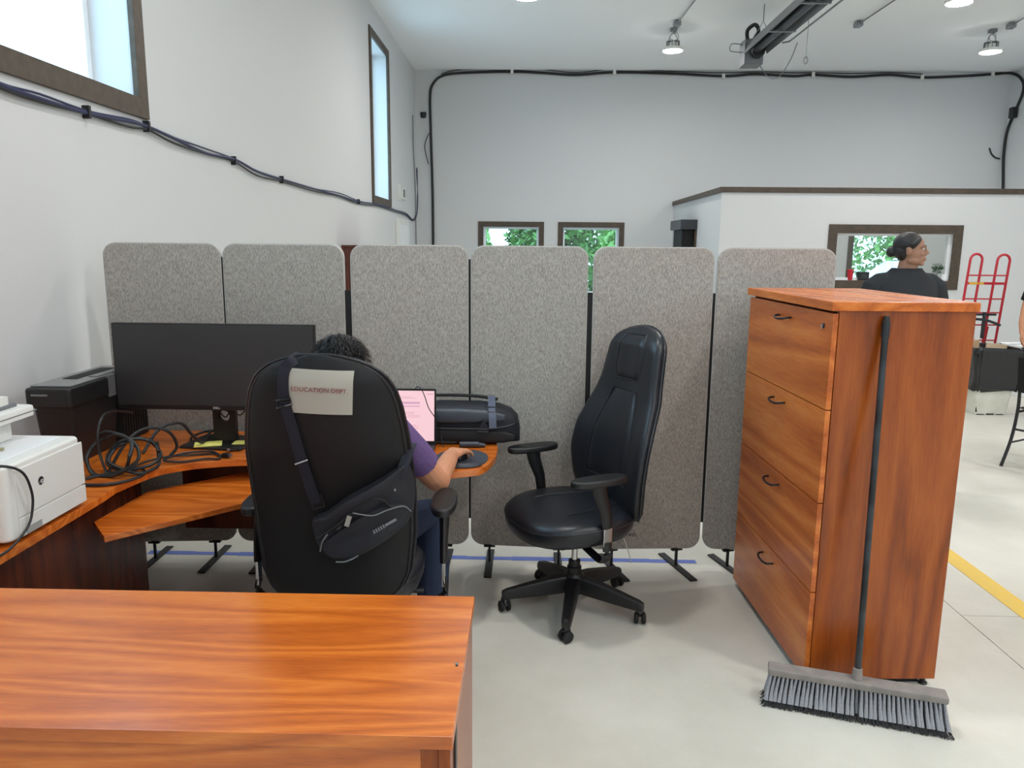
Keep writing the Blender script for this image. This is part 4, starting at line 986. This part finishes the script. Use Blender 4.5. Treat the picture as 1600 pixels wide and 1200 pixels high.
o = MB().box(-.034, .034, -.034, .034, 0, .003, .0005).build('sticky_note', M['note'], M=T(-1.382, 3.575, nb, rz=.1)); tag(o, 'yellow sticky note on the right of the monitor base, beside the chair', 'note')

# printer
t = thing('printer', 'white laser printer with a round black emblem at the left desk edge', 'printer', (-2.14, 2.272, DZ))
PD, PW, PH = .505, .428, .262
MB().prism(rrect(0, PD, 0, PW, .030, 5), .012, PH, .012, 3).build('printer_body', M['white_plastic'], t)
MB().box(PD - .002, PD + .006, .05, PW - .006, .082, PH - .022, .003).build('front_cover', M['white_plastic'], t)
dr = MB().box(PD - .002, PD + .006, .05, PW - .006, .016, .078, .003).build('paper_drawer', M['white_plastic'], t)
MB().box(PD + .0062, PD + .008, .075, .155, .020, .042, .0008).build('drawer_grip', mat('grip_shadow_grey', rgb(160, 160, 158), .6), dr)
MB().box(.03, PD - .05, .03, PW - .03, PH, PH + .004, .002).build('top_panel', M['vinyl'], t)
lg = MB().lathe([(0, 0), (.0145, 0), (.0145, .0012), (0, .0012)], 28, M=axes((PD + .006, .172, .170), (0, 1, 0), (0, 0, 1), (1, 0, 0))).build('emblem', M['black_matte'], t)
text('emblem_letters', 'hp', .024, M['white_plastic'], lg, axes((PD + .0073, .172, .171), (.97, 0, 0), (0, 0, 1), (0, -1, 0)) if False else Matrix(((0, 0, 1, PD + .0074), (1, .22, 0, .172), (0, 1, 0, .171), (0, 0, 0, 1))), .0003)
for sx in (.04, PD - .05):
    for sy in (.05, PW - .05): MB().lathe([(0, 0), (.012, 0), (.012, .014), (0, .014)], 12, M=T(sx, sy, 0)).build('rubber_foot', M['black_matte'], t)
# scanner on the printer
t = thing('scanner', 'small white scanner with a dark grey base standing on the printer', 'scanner', (-2.10, 2.10, DZ + PH + .004))
MB().box(.12, .285, .20, .43, 0, .075, .008).build('scanner_base', mat('slate_plastic', rgb(74, 80, 90), .5), t)
MB().box(.02, .27, .44, .52, 0, .085, .008).build('scanner_foot', M['white_plastic'], t)
MB().prism(rrect(0, .33, .18, .57, .02, 4), .078, .118, .008, 2).build('scanner_body', M['white_plastic'], t)
MB().box(-.002, .332, .178, .572, .096, .0985).build('seam_strip', M['grey_plastic'], t)
MB().loft([[(0, .19, .128), (.30, .19, .128), (.30, .19, .175), (0, .19, .185)], [(0, .50, .128), (.28, .50, .128), (.28, .50, .158), (0, .50, .175)]]).build('scanner_lid', M['white_plastic'], t)
MB().box(.02, .29, .20, .53, .116, .130, .003).build('lid_gap', M['grey_plastic'], t)
MB().box(.05, .24, .24, .44, .182, .186, .002).build('lid_inset', M['grey_plastic'], t)
# plugs on the printer
t = thing('usb_lead', 'grey lead with a pale metal plug lying on top of the printer', 'cable', (-1.80, 2.44, DZ + PH + .004))
MB().tube(catmull([(-.16, -.05, .008), (-.08, -.03, .008), (-.04, .01, .007)], 5), .006, 8).build('lead', M['grey_plastic'], t)
MB().box(-.045, .015, -.008, .012, 0, .013, .003, M=T(0, .01, 0, rz=.3)).build('plug_body', M['grey_plastic'], t)
MB().box(.015, .045, -.004, .008, .002, .010, .001, M=T(0, .01, 0, rz=.3)).build('plug_tip', mat('brass_pale', rgb(190, 180, 140), .35, metal=.7), t)
# black lead over the printer's left end
t = thing('power_lead', 'thin black lead looping over the left end of the printer front', 'cable', (-1.625, 2.30, DZ))
MB().tube(catmull([(-.10, -.10, .272), (-.03, -.02, .268), (.012, .03, .235), (.016, .062, .16), (.014, .060, .10), (.013, .03, .05), (.012, -.06, .012), (.0, -.14, .004)], 6), .0042, 8).build('lead', M['black_cable'], t)

# shredder in the back corner
t = thing('paper_shredder', 'black paper shredder with a grey top in the corner behind the printer', 'shredder', (-2.058, 3.17, DZ))
MB().loft([[(x * s + .005, .20 + (y - .20) * s, z) for x, y in rrect(-.075, .103, .01, .40, .02, 3)] for z, s in ((0, .82), (.015, .84), (.25, .98), (.262, .98))]).build('shredder_bin', M['black_plastic'], t)
MB().prism(rrect(-.085, .116, -.012, .305, .02, 4), .258, .345, .012, 2).build('shredder_head', M['black_plastic'], t)
MB().box(-.08, .11, .30, .60, .245, .350, .008).build('motor_cover', mat('shredder_grey', rgb(96, 97, 100), .45), t)
MB().box(-.075, .100, .02, .58, .345, .353, .006).build('top_plate', mat('shredder_top_grey', rgb(128, 128, 130), .4), t)
MB().box(-.03, .035, .18, .50, .3535, .356, .001).build('paper_slot', M['black_matte'], t)
MB().box(.055, .095, .24, .56, .353, .358, .002).build('control_strip', M['galv'], t)
MB().tube([(-.05, -.013, .315), (.02, -.013, .315)], .005, 6).build('handle_glint', M['grey_plastic'], t)
MB().box(-.08, .112, .41, .64, .0, .245, .004).build('rear_block', M['black_matte'], t)
for k in range(9): MB().box(.112, .117, .42 + k * .024, .432 + k * .024, .02, .23, .002).build('grille_slat', M['black_plastic'], t)

# cables on the desk
def cable(label, pts, r, closed=False, sub=8, plug=None):
    t = thing('desk_cable', label, 'cable', tuple(Vector(pts[0])))
    o = Vector(pts[0]); P = catmull([Vector(p) - o for p in pts], sub, closed)
    MB().tube(P, r * 1.2, 8, closed=closed).build('cable_loop', M['black_cable'], t)
    if plug:
        d = (P[-1] - P[-3]).normalized(); e = P[-1]; Mx = axes(tuple(e), tuple(d), tuple(Vector((0, 0, 1)).cross(d)), (0, 0, 1))
        MB().box(-.005, .030, -.012, .012, -.006, .014, .004, M=Mx).build('plug', M['black_plastic'], t)
        MB().box(.030, .042, -.008, .008, -.002, .010, .001, M=Mx).build('plug_tip', M['galv'], t)
    return t
rnd = random.Random(11); z = DZ + .0078
def coil(c, rad, tilt, az, n, turns, jit):
    out = []; R = Matrix.Rotation(az, 4, 'Z') @ Matrix.Rotation(tilt, 4, 'X')
    for k in range(int(n * turns) + 1):
        a = 2 * PI * k / n; q = R @ Vector((math.cos(a) * rad * (1 + rnd.uniform(-jit, jit)), math.sin(a) * rad * .8 * (1 + rnd.uniform(-jit, jit)), rnd.uniform(-.02, .02)))
        p = Vector(c) + q; p.z = max(p.z, z); out.append(p)
    return out
cable('thick black cable coiled upright beside the printer', coil((-1.735, 3.06, DZ + .085), .115, 1.0, -.3, 9, 2.4, .14), .0062)
cable('second black cable coil leaning on the first, nearer the monitor', coil((-1.655, 3.12, DZ + .07), .10, .9, .5, 9, 2.2, .18), .0058)
cable('thin black lead in a tall narrow loop in front of the shredder', [(-1.86, 3.5, DZ + .17), (-1.83, 3.3, DZ + .22), (-1.795, 3.14, DZ + .235), (-1.79, 3.08, DZ + .18), (-1.785, 3.07, DZ + .09), (-1.75, 3.05, z)], .005)
cable('black cable arching from the coil to the monitor stand', [(-1.76, 3.08, z), (-1.72, 3.18, DZ + .12), (-1.67, 3.26, DZ + .155), (-1.60, 3.30, DZ + .13), (-1.575, 3.32, DZ + .06), (-1.60, 3.30, z + .01)], .0058)
cable('black cable hump running toward the back of the monitor base', [(-1.68, 3.22, DZ + .05), (-1.66, 3.34, DZ + .13), (-1.60, 3.42, DZ + .14), (-1.57, 3.46, DZ + .08), (-1.545, 3.50, DZ + .03), (-1.56, 3.60, DZ + .022), (-1.58, 3.72, DZ + .03), (-1.50, 3.80, DZ + .02)], .0058)
cable('pair of black leads sweeping behind the yellow note to the stand', [(-1.62, 3.58, z), (-1.66, 3.66, DZ + .012), (-1.63, 3.74, DZ + .02), (-1.56, 3.72, DZ + .035), (-1.50, 3.70, DZ + .06), (-1.47, 3.69, DZ + .10)], .0052)
cable('flat black cable loop ending in a plug at the desk edge', [(-1.70, 3.16, z), (-1.62, 3.26, DZ + .02), (-1.52, 3.36, z), (-1.42, 3.38, z), (-1.38, 3.30, z), (-1.44, 3.205 + .09, z), (-1.53, 3.24, z), (-1.60, 3.24, DZ + .016), (-1.55, 3.34, DZ + .02), (-1.45, 3.385, DZ + .018), (-1.40, 3.355, z), (-1.375, 3.345, z)], .0042, plug=True)
cable('loose black lead snaking over the desk in front of the coils', [(-1.77, 2.90, z), (-1.68, 2.905, z), (-1.61, 2.97, z), (-1.60, 3.07, z), (-1.66, 3.12, DZ + .014), (-1.74, 3.06, z), (-1.80, 2.98, z)], .0055)
cable('short black lead with a small plug beside the chair edge', [(-1.27, 3.52, z), (-1.32, 3.50, z), (-1.365, 3.465, z)], .0035, plug=True)
cable('thin black lead behind the monitor stand at the divider', [(-1.24, 3.70, z), (-1.32, 3.72, DZ + .02), (-1.38, 3.74, z), (-1.36, 3.80, z), (-1.28, 3.80, z)], .0038, plug=True)

# laptop
t = thing('laptop', 'open laptop with a pink page on screen, right of the occupied chair', 'laptop', (-.628, 3.555, DZ), 0)
LW = .385
MB().prism(rrect(-LW / 2, LW / 2, -.245, .0, .010, 3), .003, .019, .003).build('laptop_base', M['darksteel'], t)
MB().box(-LW / 2 + .02, LW / 2 - .02, -.135, -.02, .019, .0205).build('keyboard_deck', M['black_plastic'], t)
kd = bpy.data.objects[t.children[-1].name] if t.children else None
key = None
for r_ in range(5):
    for c_ in range(14):
        if key is None: key = MB().box(-.0095, .0095, -.0085, .0085, 0, .0022, .0008, 1).mesh('key')
        o = bpy.data.objects.new('key', key); COL.objects.link(o); o.parent = t; o.location = (-.163 + c_ * .0245, -.124 + r_ * .0235, .0205)
        if not key.materials: key.materials.append(mat('grey_keycap', rgb(60, 64, 74), .5))
MB().box(-.05, .05, -.225, -.15, .019, .0197).build('touchpad', M['grey_plastic'], t)
tl = math.radians(-7); Ms = Matrix.Translation((0, .004, .014)) @ Matrix.Rotation(tl, 4, 'X')
MB().box(-LW / 2, LW / 2, -.004, .004, 0, .272, .002).build('laptop_lid', M['black_plastic'], t, M=Ms)
pk = (*rgb(250, 206, 214)[:3], 1)
MB().box(-LW / 2 + .010, LW / 2 - .008, -.0048, -.0035, .022, .262).build('screen', mat('lit_pink_page', rgb(120, 100, 104), .4, emit=(pk, .80)), t, M=Ms)
def pg(nm, rows, col):
    mb = MB()
    for x0, x1, zc, h in rows: mb.box(x0, x1, -.0056, -.0049, zc - h / 2, zc + h / 2)
    mb.build(nm, mat(nm + '_tone', rgb(*[v * .5 for v in col]), .5, emit=((*rgb(*col)[:3], 1), .8)), t, M=Ms, kind='stuff')
pg('page_bar', [(-.15, .115, .204, .010), (-.15, .115, .188, .005), (.15, .18, .247, .005)], (214, 164, 190))
pg('text_line', [(-.15, .08, .233, .003), (-.15, .10, .226, .003), (.02, .09, .158, .004), (-.12, .09, .150, .003), (.06, .115, .143, .003), (-.1, .115, .136, .003), (.04, .10, .098, .003), (-.12, .11, .09, .003), (.0, .11, .08, .003), (-.1, .105, .066, .003), (-.15, .11, .052, .003)], (226, 176, 188))
t = thing('thin_cord', 'thin dark cord hanging over the top right corner of the laptop screen', 'cord', (-.50, 3.56, DZ + .29))
MB().tube(catmull([(-.05, .03, -.10), (-.035, .035, -.008), (-.01, .015, .002), (.012, -.004, -.03), (.035, -.02, -.09), (.062, -.022, -.13), (.075, .03, -.18), (.08, .06, -.24), (.10, .02, -.288)], 6), .0022, 6).build('cord', M['black_cable'], t)

# briefcase
t = thing('laptop_bag', 'black padded laptop bag lying along the divider behind the laptop', 'bag', (-.34, 3.745, DZ))
def bagring(x, hw, h, zo=0.0): return [(x, y, max(.002, (h / 2 + z_) * .94 + zo)) for y, z_ in superring(hw, h / 2, .62, 28)]
MB().loft([bagring(-.44, .03, .06), bagring(-.425, .07, .12), bagring(-.38, .09, .17), bagring(-.1, .10, .205), bagring(.10, .10, .205), bagring(.20, .098, .195), bagring(.26, .09, .17), bagring(.292, .07, .135), bagring(.305, .03, .07)]).build('bag_shell', M['nylon'], t)
def lipring(x, hw, z0_, z1_): return [(x, y - .095, (z0_ + z1_) / 2 + z_) for y, z_ in superring(hw, (z1_ - z0_) / 2, .7, 20)]
MB().loft([lipring(-.42, .004, .10, .14), lipring(-.36, .022, .10, .172), lipring(.0, .026, .105, .178), lipring(.14, .022, .108, .172), lipring(.23, .004, .12, .15)]).build('front_flap', mat('slate_nylon', rgb(66, 72, 82), .38, bump=(300, .1)), t)
MB().loft([lipring(-.40, .008, .01, .05), lipring(-.3, .026, .006, .07), lipring(.1, .03, .006, .075), lipring(.23, .02, .01, .07), lipring(.28, .006, .02, .05)]).build('front_pouch', M['black_matte'], t)
MB().tube(catmull([(-.40, -.09, .09), (-.2, -.118, .085), (.0, -.122, .082), (.15, -.118, .085), (.25, -.10, .095), (.30, -.04, .11)], 6), .004, 6).build('zipper', M['darksteel'], t)
MB().tube(catmull([(-.36, .03, .205), (-.1, .04, .216), (.08, .03, .216), (.19, .01, .204)], 6), .020, 6, flat=(1, .22, 1), up=(0, 0, 1)).build('carry_strap', M['black_matte'], t)
MB().tube(catmull([(.16, .02, .218), (.165, -.05, .206), (.168, -.092, .18), (.172, -.122, .14), (.175, -.135, .09)], 6), .018, 4, flat=(1, .14, 1), up=(0, -1, .4)).build('buckle_strap', mat('blue_grey_webbing', rgb(84, 90, 108), .7, bump=(400, .2)), t)
MB().tube([(.146, -.09, .186), (.186, -.09, .186), (.186, -.108, .166), (.146, -.108, .166)], .0035, 6, closed=True).build('buckle', M['darksteel'], t)
MB().tube([(.10, -.135, .085), (.15, -.136, .085), (.15, -.137, .072), (.10, -.136, .072)], .004, 6, closed=True).build('buckle', M['darksteel'], t)
MB().prism([(-.03, 0), (.03, 0), (.0, .055)], 0, .008, .002, M=axes((.13, -.128, .078), (1, 0, 0), (0, 0, 1), (0, -1, 0))).build('strap_anchor', M['nylon'], t)
MB().tube(catmull([(-.40, -.08, .10), (-.33, -.12, .115), (-.25, -.125, .085), (-.30, -.13, .04), (-.2, -.135, .02), (.0, -.14, .018)], 6), .006, 6).build('loose_strap', M['black_matte'], t)
# mouse, pad, small case, paper
t = thing('mouse_pad', 'dark grey mouse pad with a wrist rest near the desk end', 'mouse pad', (-.298, 3.385, DZ))
MB().prism([(x, y) for x, y in superring(.122, .150, .9, 36)], 0, .004, .001).build('pad_sheet', mat('slate_pad', rgb(58, 62, 72), .8), t)
MB().tube(catmull([(-.098, -.095, .004), (-.06, -.128, .005), (0, -.138, .006), (.06, -.128, .005), (.098, -.095, .004)], 6), [.004 + .014 * math.sin(PI * i / 24) ** .6 for i in range(25)], 10, flat=(1.3, .9), up=(0, 0, 1)).build('wrist_rest', mat('slate_gel', rgb(50, 54, 64), .5), t)
t = thing('computer_mouse', 'black computer mouse under the seated person\'s right hand', 'mouse', (-.302, 3.375, DZ + .0045), -.25)
MB().loft([[(x * s, y * s + oy, zz) for x, y in superring(.031, .055, .8, 28)] for zz, s, oy in ((0, .92, 0), (.004, 1.0, 0), (.014, .98, -.001), (.024, .84, -.004), (.031, .55, -.008), (.033, .15, -.01))]).build('mouse_shell', M['black_plastic'], t)
MB().lathe([(0, -.003), (.006, -.003), (.007, 0), (.006, .003), (0, .003)], 14, M=T(0, .03, .026, ry=PI / 2)).build('scroll_wheel', M['grey_plastic'], t)
t = thing('pen_case', 'small dark cylindrical case between mouse pad and laptop bag', 'case', (-.265, 3.585, DZ), .05)
MB().tube([(-.06, 0, .015), (-.057, 0, .015), (.035, 0, .015), (.037, 0, .014), (.065, 0, .011)], [.008, .0145, .0145, .012, .008], 14).build('case_tube', mat('slate_case', rgb(54, 60, 70), .4), t)
o = MB().box(-.05, .05, -.07, .07, 0, .0012).build('paper_slip', M['paper'], M=T(-.415, 3.245, DZ, rz=.3)); tag(o, 'white slip of paper under the laptop\'s front right corner', 'paper')

# ------------------------------------------------------------------ far right things
t = thing('trash_bin', 'white square trash bin with a black liner, in front of the hand truck', 'bin', (4.845, 8.12, 0), .03)
MB().loft([[(x * s, y * s, zz) for x, y in rrect(-.235, .235, -.22, .22, .045, 4)] for zz, s in ((.0, .70), (.02, .72), (.5, .93), (.64, .98), (.66, 1.0), (.66, .95), (.60, .92), (.05, .68))], cap=True).build('bin_body', mat('scuffed_white_plastic', rgb(224, 222, 210), .45, var=(6, rgb(198, 194, 180), .3)), t)
mb = MB(); rnd = random.Random(4); rings = []
for zz, s in ((.26, 1.0), (.28, 1.04), (.36, 1.06), (.46, 1.09), (.56, 1.11), (.65, 1.14), (.695, 1.14), (.71, 1.08), (.69, .98), (.60, .86)):
    rings.append([(x * s + rnd.uniform(-.012, .012), y * s + rnd.uniform(-.012, .012), zz + rnd.uniform(-.015, .015)) for x, y in rrect(-.225, .225, -.21, .21, .06, 8)])
mb.loft(rings, cap=False).build('bin_liner', M['bag'], t)
mb = MB(); mb.tube([(x * 1.04, y * 1.04, .285 + .012 * math.sin(k * 1.3)) for k, (x, y) in enumerate(rrect(-.215, .215, -.20, .20, .06, 8))], .016, 8, closed=True).build('liner_hem', M['bag'], t)
MB().box(-.02, .14, -.02, .0, .55, .76, .003, M=T(-.15, .02, 0, rz=.4, ry=-.12)).build('cardboard_flap', mat('cardboard', rgb(202, 168, 134), .9), t)
MB().box(-.10, .10, -.01, .01, .55, .73, .003, M=T(.03, .05, 0, rz=-.2, ry=.1)).build('cardboard_flap', mat('pale_cardboard', rgb(216, 190, 160), .9), t)
MB().box(-.165, -.145, -.158, -.15, .03, .11, .003).build('scuff_mark', M['black_matte'], t)
for k in range(3): MB().box(-.15 + k * .10, -.07 + k * .10, -.162, -.15, .0, .008 + .006 * (k % 2), .002).build('scuff_mark', M['black_matte'], t)

t = thing('hand_truck', 'tall red tubular hand truck standing behind the trash bin', 'hand truck', (5.0, 8.55, 0), .02)
Ra = M['red']
def hoop(x0, x1, top, zb, lean):
    n = 8; r = (x1 - x0) / 2; c = (x0 + x1) / 2
    P = [(x0 + lean, 0, zb), (x0, .0, top - r)] + [(c - r * math.cos(PI * k / n), 0, top - r + r * math.sin(PI * k / n)) for k in range(1, n)] + [(x1, 0, top - r), (x1 + lean, 0, zb)]
    return P
MB().tube(hoop(-.215, -.085, 1.655, .10, -.09), .0135, 10).build('side_frame', Ra, t)
MB().tube(hoop(.080, .215, 1.650, .10, -.09), .0135, 10).build('side_frame', Ra, t)
def fx(z_): return -.09 * (1.6 - z_) / 1.5
for z_ in (1.425, 1.17, 1.02, .885, .715, .5, .3): MB().tube([(-.215 + fx(z_), 0, z_), (.215 + fx(z_), 0, z_)], .008, 8).build('cross_bar', Ra, t)
lb = MB().box(-.205 + fx(1.34), .21 + fx(1.34), -.008, .008, 1.325, 1.352, .002).build('label_bar', Ra, t)
MB().box(-.19 + fx(1.34), -.03 + fx(1.34), -.012, -.0082, 1.327, 1.350).build('yellow_label', M['note'] if False else mat('yellow_label', rgb(214, 168, 50), .5), lb)
MB().box(-.10, .16, -.03, -.012, .99, 1.012, .003, M=T(fx(1.0), 0, 0)).build('tool_bar', M['black_plastic'], t)
MB().tube(catmull([(-.24 + fx(.9), -.03, .90), (-.12 + fx(.9), -.045, .95), (.05 + fx(.9), -.045, .94), (.22 + fx(.9), -.03, .885)], 5), .014, 8, flat=(1, .5), up=(0, -1, 0)).build('strap_arm', M['darksteel'], t)
MB().box(-.014, .014, -.05, -.02, .74, 1.03, .006, M=T(.03 + fx(.85), 0, 0)).build('ratchet_post', M['darksteel'], t)
for sx in (-.12, .10): MB().tube([(sx + fx(.85), 0, .87), (sx + fx(.5) + (.02 if sx > 0 else .0), .05, .52), (sx + fx(.3), .05, .3)], .016, 8).build('rear_strut', Ra, t)
MB().tube([(-.10 + fx(.6), .02, .70), (.0 + fx(.6), .03, .60), (.12 + fx(.6), .02, .70)], .006, 6).build('v_brace', M['black_matte'], t)
for sx in (-.27, .13):
    w_ = MB().lathe([(0, -.03), (.06, -.03), (.115, -.025), (.125, 0), (.115, .025), (.06, .03), (0, .03)], 24, M=T(sx, .06, .125, ry=PI / 2)).build('wheel', M['black_matte'], t)
MB().box(-.30, .14, -.20, .0, .0, .012, .003).build('toe_plate', Ra, t)
MB().tube([(-.30, .06, .125), (.16, .06, .125)], .010, 8).build('axle', M['darksteel'], t)

t = thing('carton', 'white carton with blue print on the floor beyond the hand truck', 'box', (5.98, 9.2, 0), .1)
MB().box(-.26, .26, -.2, .2, 0, .60, .006).build('carton_body', M['vinyl'], t)
MB().box(-.2, .22, -.203, -.2, .30, .54, .001).build('printed_patch', mat('blue_print', rgb(60, 110, 190), .5, var=(9, rgb(190, 214, 240), .2)), t)
MB().box(-.255, .255, -.03, .03, .60, .602).build('packing_tape', M['galv'], t)

t = thing('stacking_chair', 'black stacking chair with thin legs, half cut off at the right edge', 'chair', (4.17, 5.95, 0), -1.0)
for sx in (-1, 1):
    MB().tube(catmull([(sx * .255, -.29, .0), (sx * .235, -.225, .22), (sx * .225, -.20, .45), (sx * .222, -.215, .62), (sx * .215, -.255, .84)], 6), .0125, 10).build('rear_leg', M['black_plastic'], t)
    MB().tube([(sx * .225, .22, 0), (sx * .215, .19, .44)], .0125, 10).build('front_leg', M['black_plastic'], t)
    MB().tube([(sx * .222, -.20, .44), (sx * .215, .2, .44)], .011, 8).build('side_rail', M['black_plastic'], t)
    MB().tube([(sx * .238, -.235, .19), (sx * .222, .205, .19)], .008, 8).build('side_stretcher', M['black_plastic'], t)
MB().tube([(-.235, -.21, .30), (.235, -.21, .30)], .009, 8).build('rear_stretcher', M['black_plastic'], t)
def seatf(a, b): x = (2 * a - 1) * .225; y = -.20 + .43 * b; return (x, y, .455 + .018 * (2 * a - 1) ** 2 - .03 * max(0, b - .8) * 5 * (b - .8))
MB().grid(seatf, 12, 10, .012).build('seat', M['black_plastic'], t)
def backf(a, b): x = (2 * a - 1) * .232; z_ = .60 + .28 * b; return (x, -.225 - .055 * b - .03 * (1 - (2 * a - 1) ** 2), z_ + .0)
MB().grid(backf, 14, 8, .014).build('backrest', M['black_plastic'], t)

# office window sill
sz = OW[2] + .0125
c = PY(1328, 434, OFY + .07)
t = thing('cup', 'tall red cup on the office window sill near its left end', 'cup', (c.x, OFY + .07, sz))
MB().lathe([(0, 0), (.034, 0), (.047, .15), (.050, .152), (.044, .152), (.032, .008), (0, .008)], 20).build('cup_wall', mat('red_cup', rgb(196, 28, 48), .4), t)
MB().lathe([(.0, .150), (.05, .150), (.05, .162), (.03, .166), (0, .166)], 20).build('cup_lid', M['red'], t)
c = PY(1347, 440, OFY + .07)
t = thing('speaker_box', 'small black box on the office sill beside the red cup', 'speaker', (c.x, OFY + .07, sz))
MB().box(-.08, .08, -.05, .05, 0, .125, .006).build('speaker_case', M['black_plastic'], t)
MB().lathe([(0, 0), (.04, 0), (.045, .004), (0, .006)], 18, M=axes((0, -.05, .06), (1, 0, 0), (0, 0, 1), (0, -1, 0))).build('speaker_cone', M['darksteel'], t)
c = PY(1463, 430, OFY + .07)
t = thing('potted_plant', 'small dark green plant on the office sill right of the man', 'plant', (c.x, OFY + .06, sz))
MB().lathe([(0, 0), (.03, 0), (.04, .06), (.036, .06), (0, .05)], 18).build('pot', M['vinyl'], t)
MB().tube([(0, 0, .05), (.005, 0, .15)], .006, 6).build('stem', M['bark'], t)
rnd = random.Random(2)
vs = []; fs = []
for k in range(160):
    d = Vector((rnd.gauss(0, 1), rnd.gauss(0, 1) * .6, rnd.gauss(0, .7))).normalized(); c0 = Vector((.005, 0, .19)) + d * rnd.uniform(.02, .09); u = (d + Vector((0, 0, .3))).normalized(); v = u.orthogonal().normalized(); s = .022; n_ = len(vs)
    vs += [c0 - u * s, c0 + v * s * .4, c0 + u * s, c0 - v * s * .4]; fs.append((n_, n_ + 1, n_ + 2, n_ + 3))
me = bpy.data.meshes.new('leaves'); me.from_pydata(vs, [], fs); me.materials.append(mat('dark_leaf', rgb(54, 84, 56), .6)); o = bpy.data.objects.new('leaves', me); COL.objects.link(o); o.parent = t; o['kind'] = 'stuff'
c = PY(1475, 440, OFY + .07)
t = thing('paper_roll', 'white paper roll on the office sill at its right end', 'roll', (c.x, OFY + .07, sz))
MB().lathe([(.018, 0), (.055, 0), (.058, .01), (.058, .09), (.055, .10), (.018, .10)], 24).build('roll_sheet', M['vinyl'], t)
MB().lathe([(.016, .002), (.0178, .002), (.0178, .101), (.016, .101)], 16).build('cardboard_core', M['paper'], t)
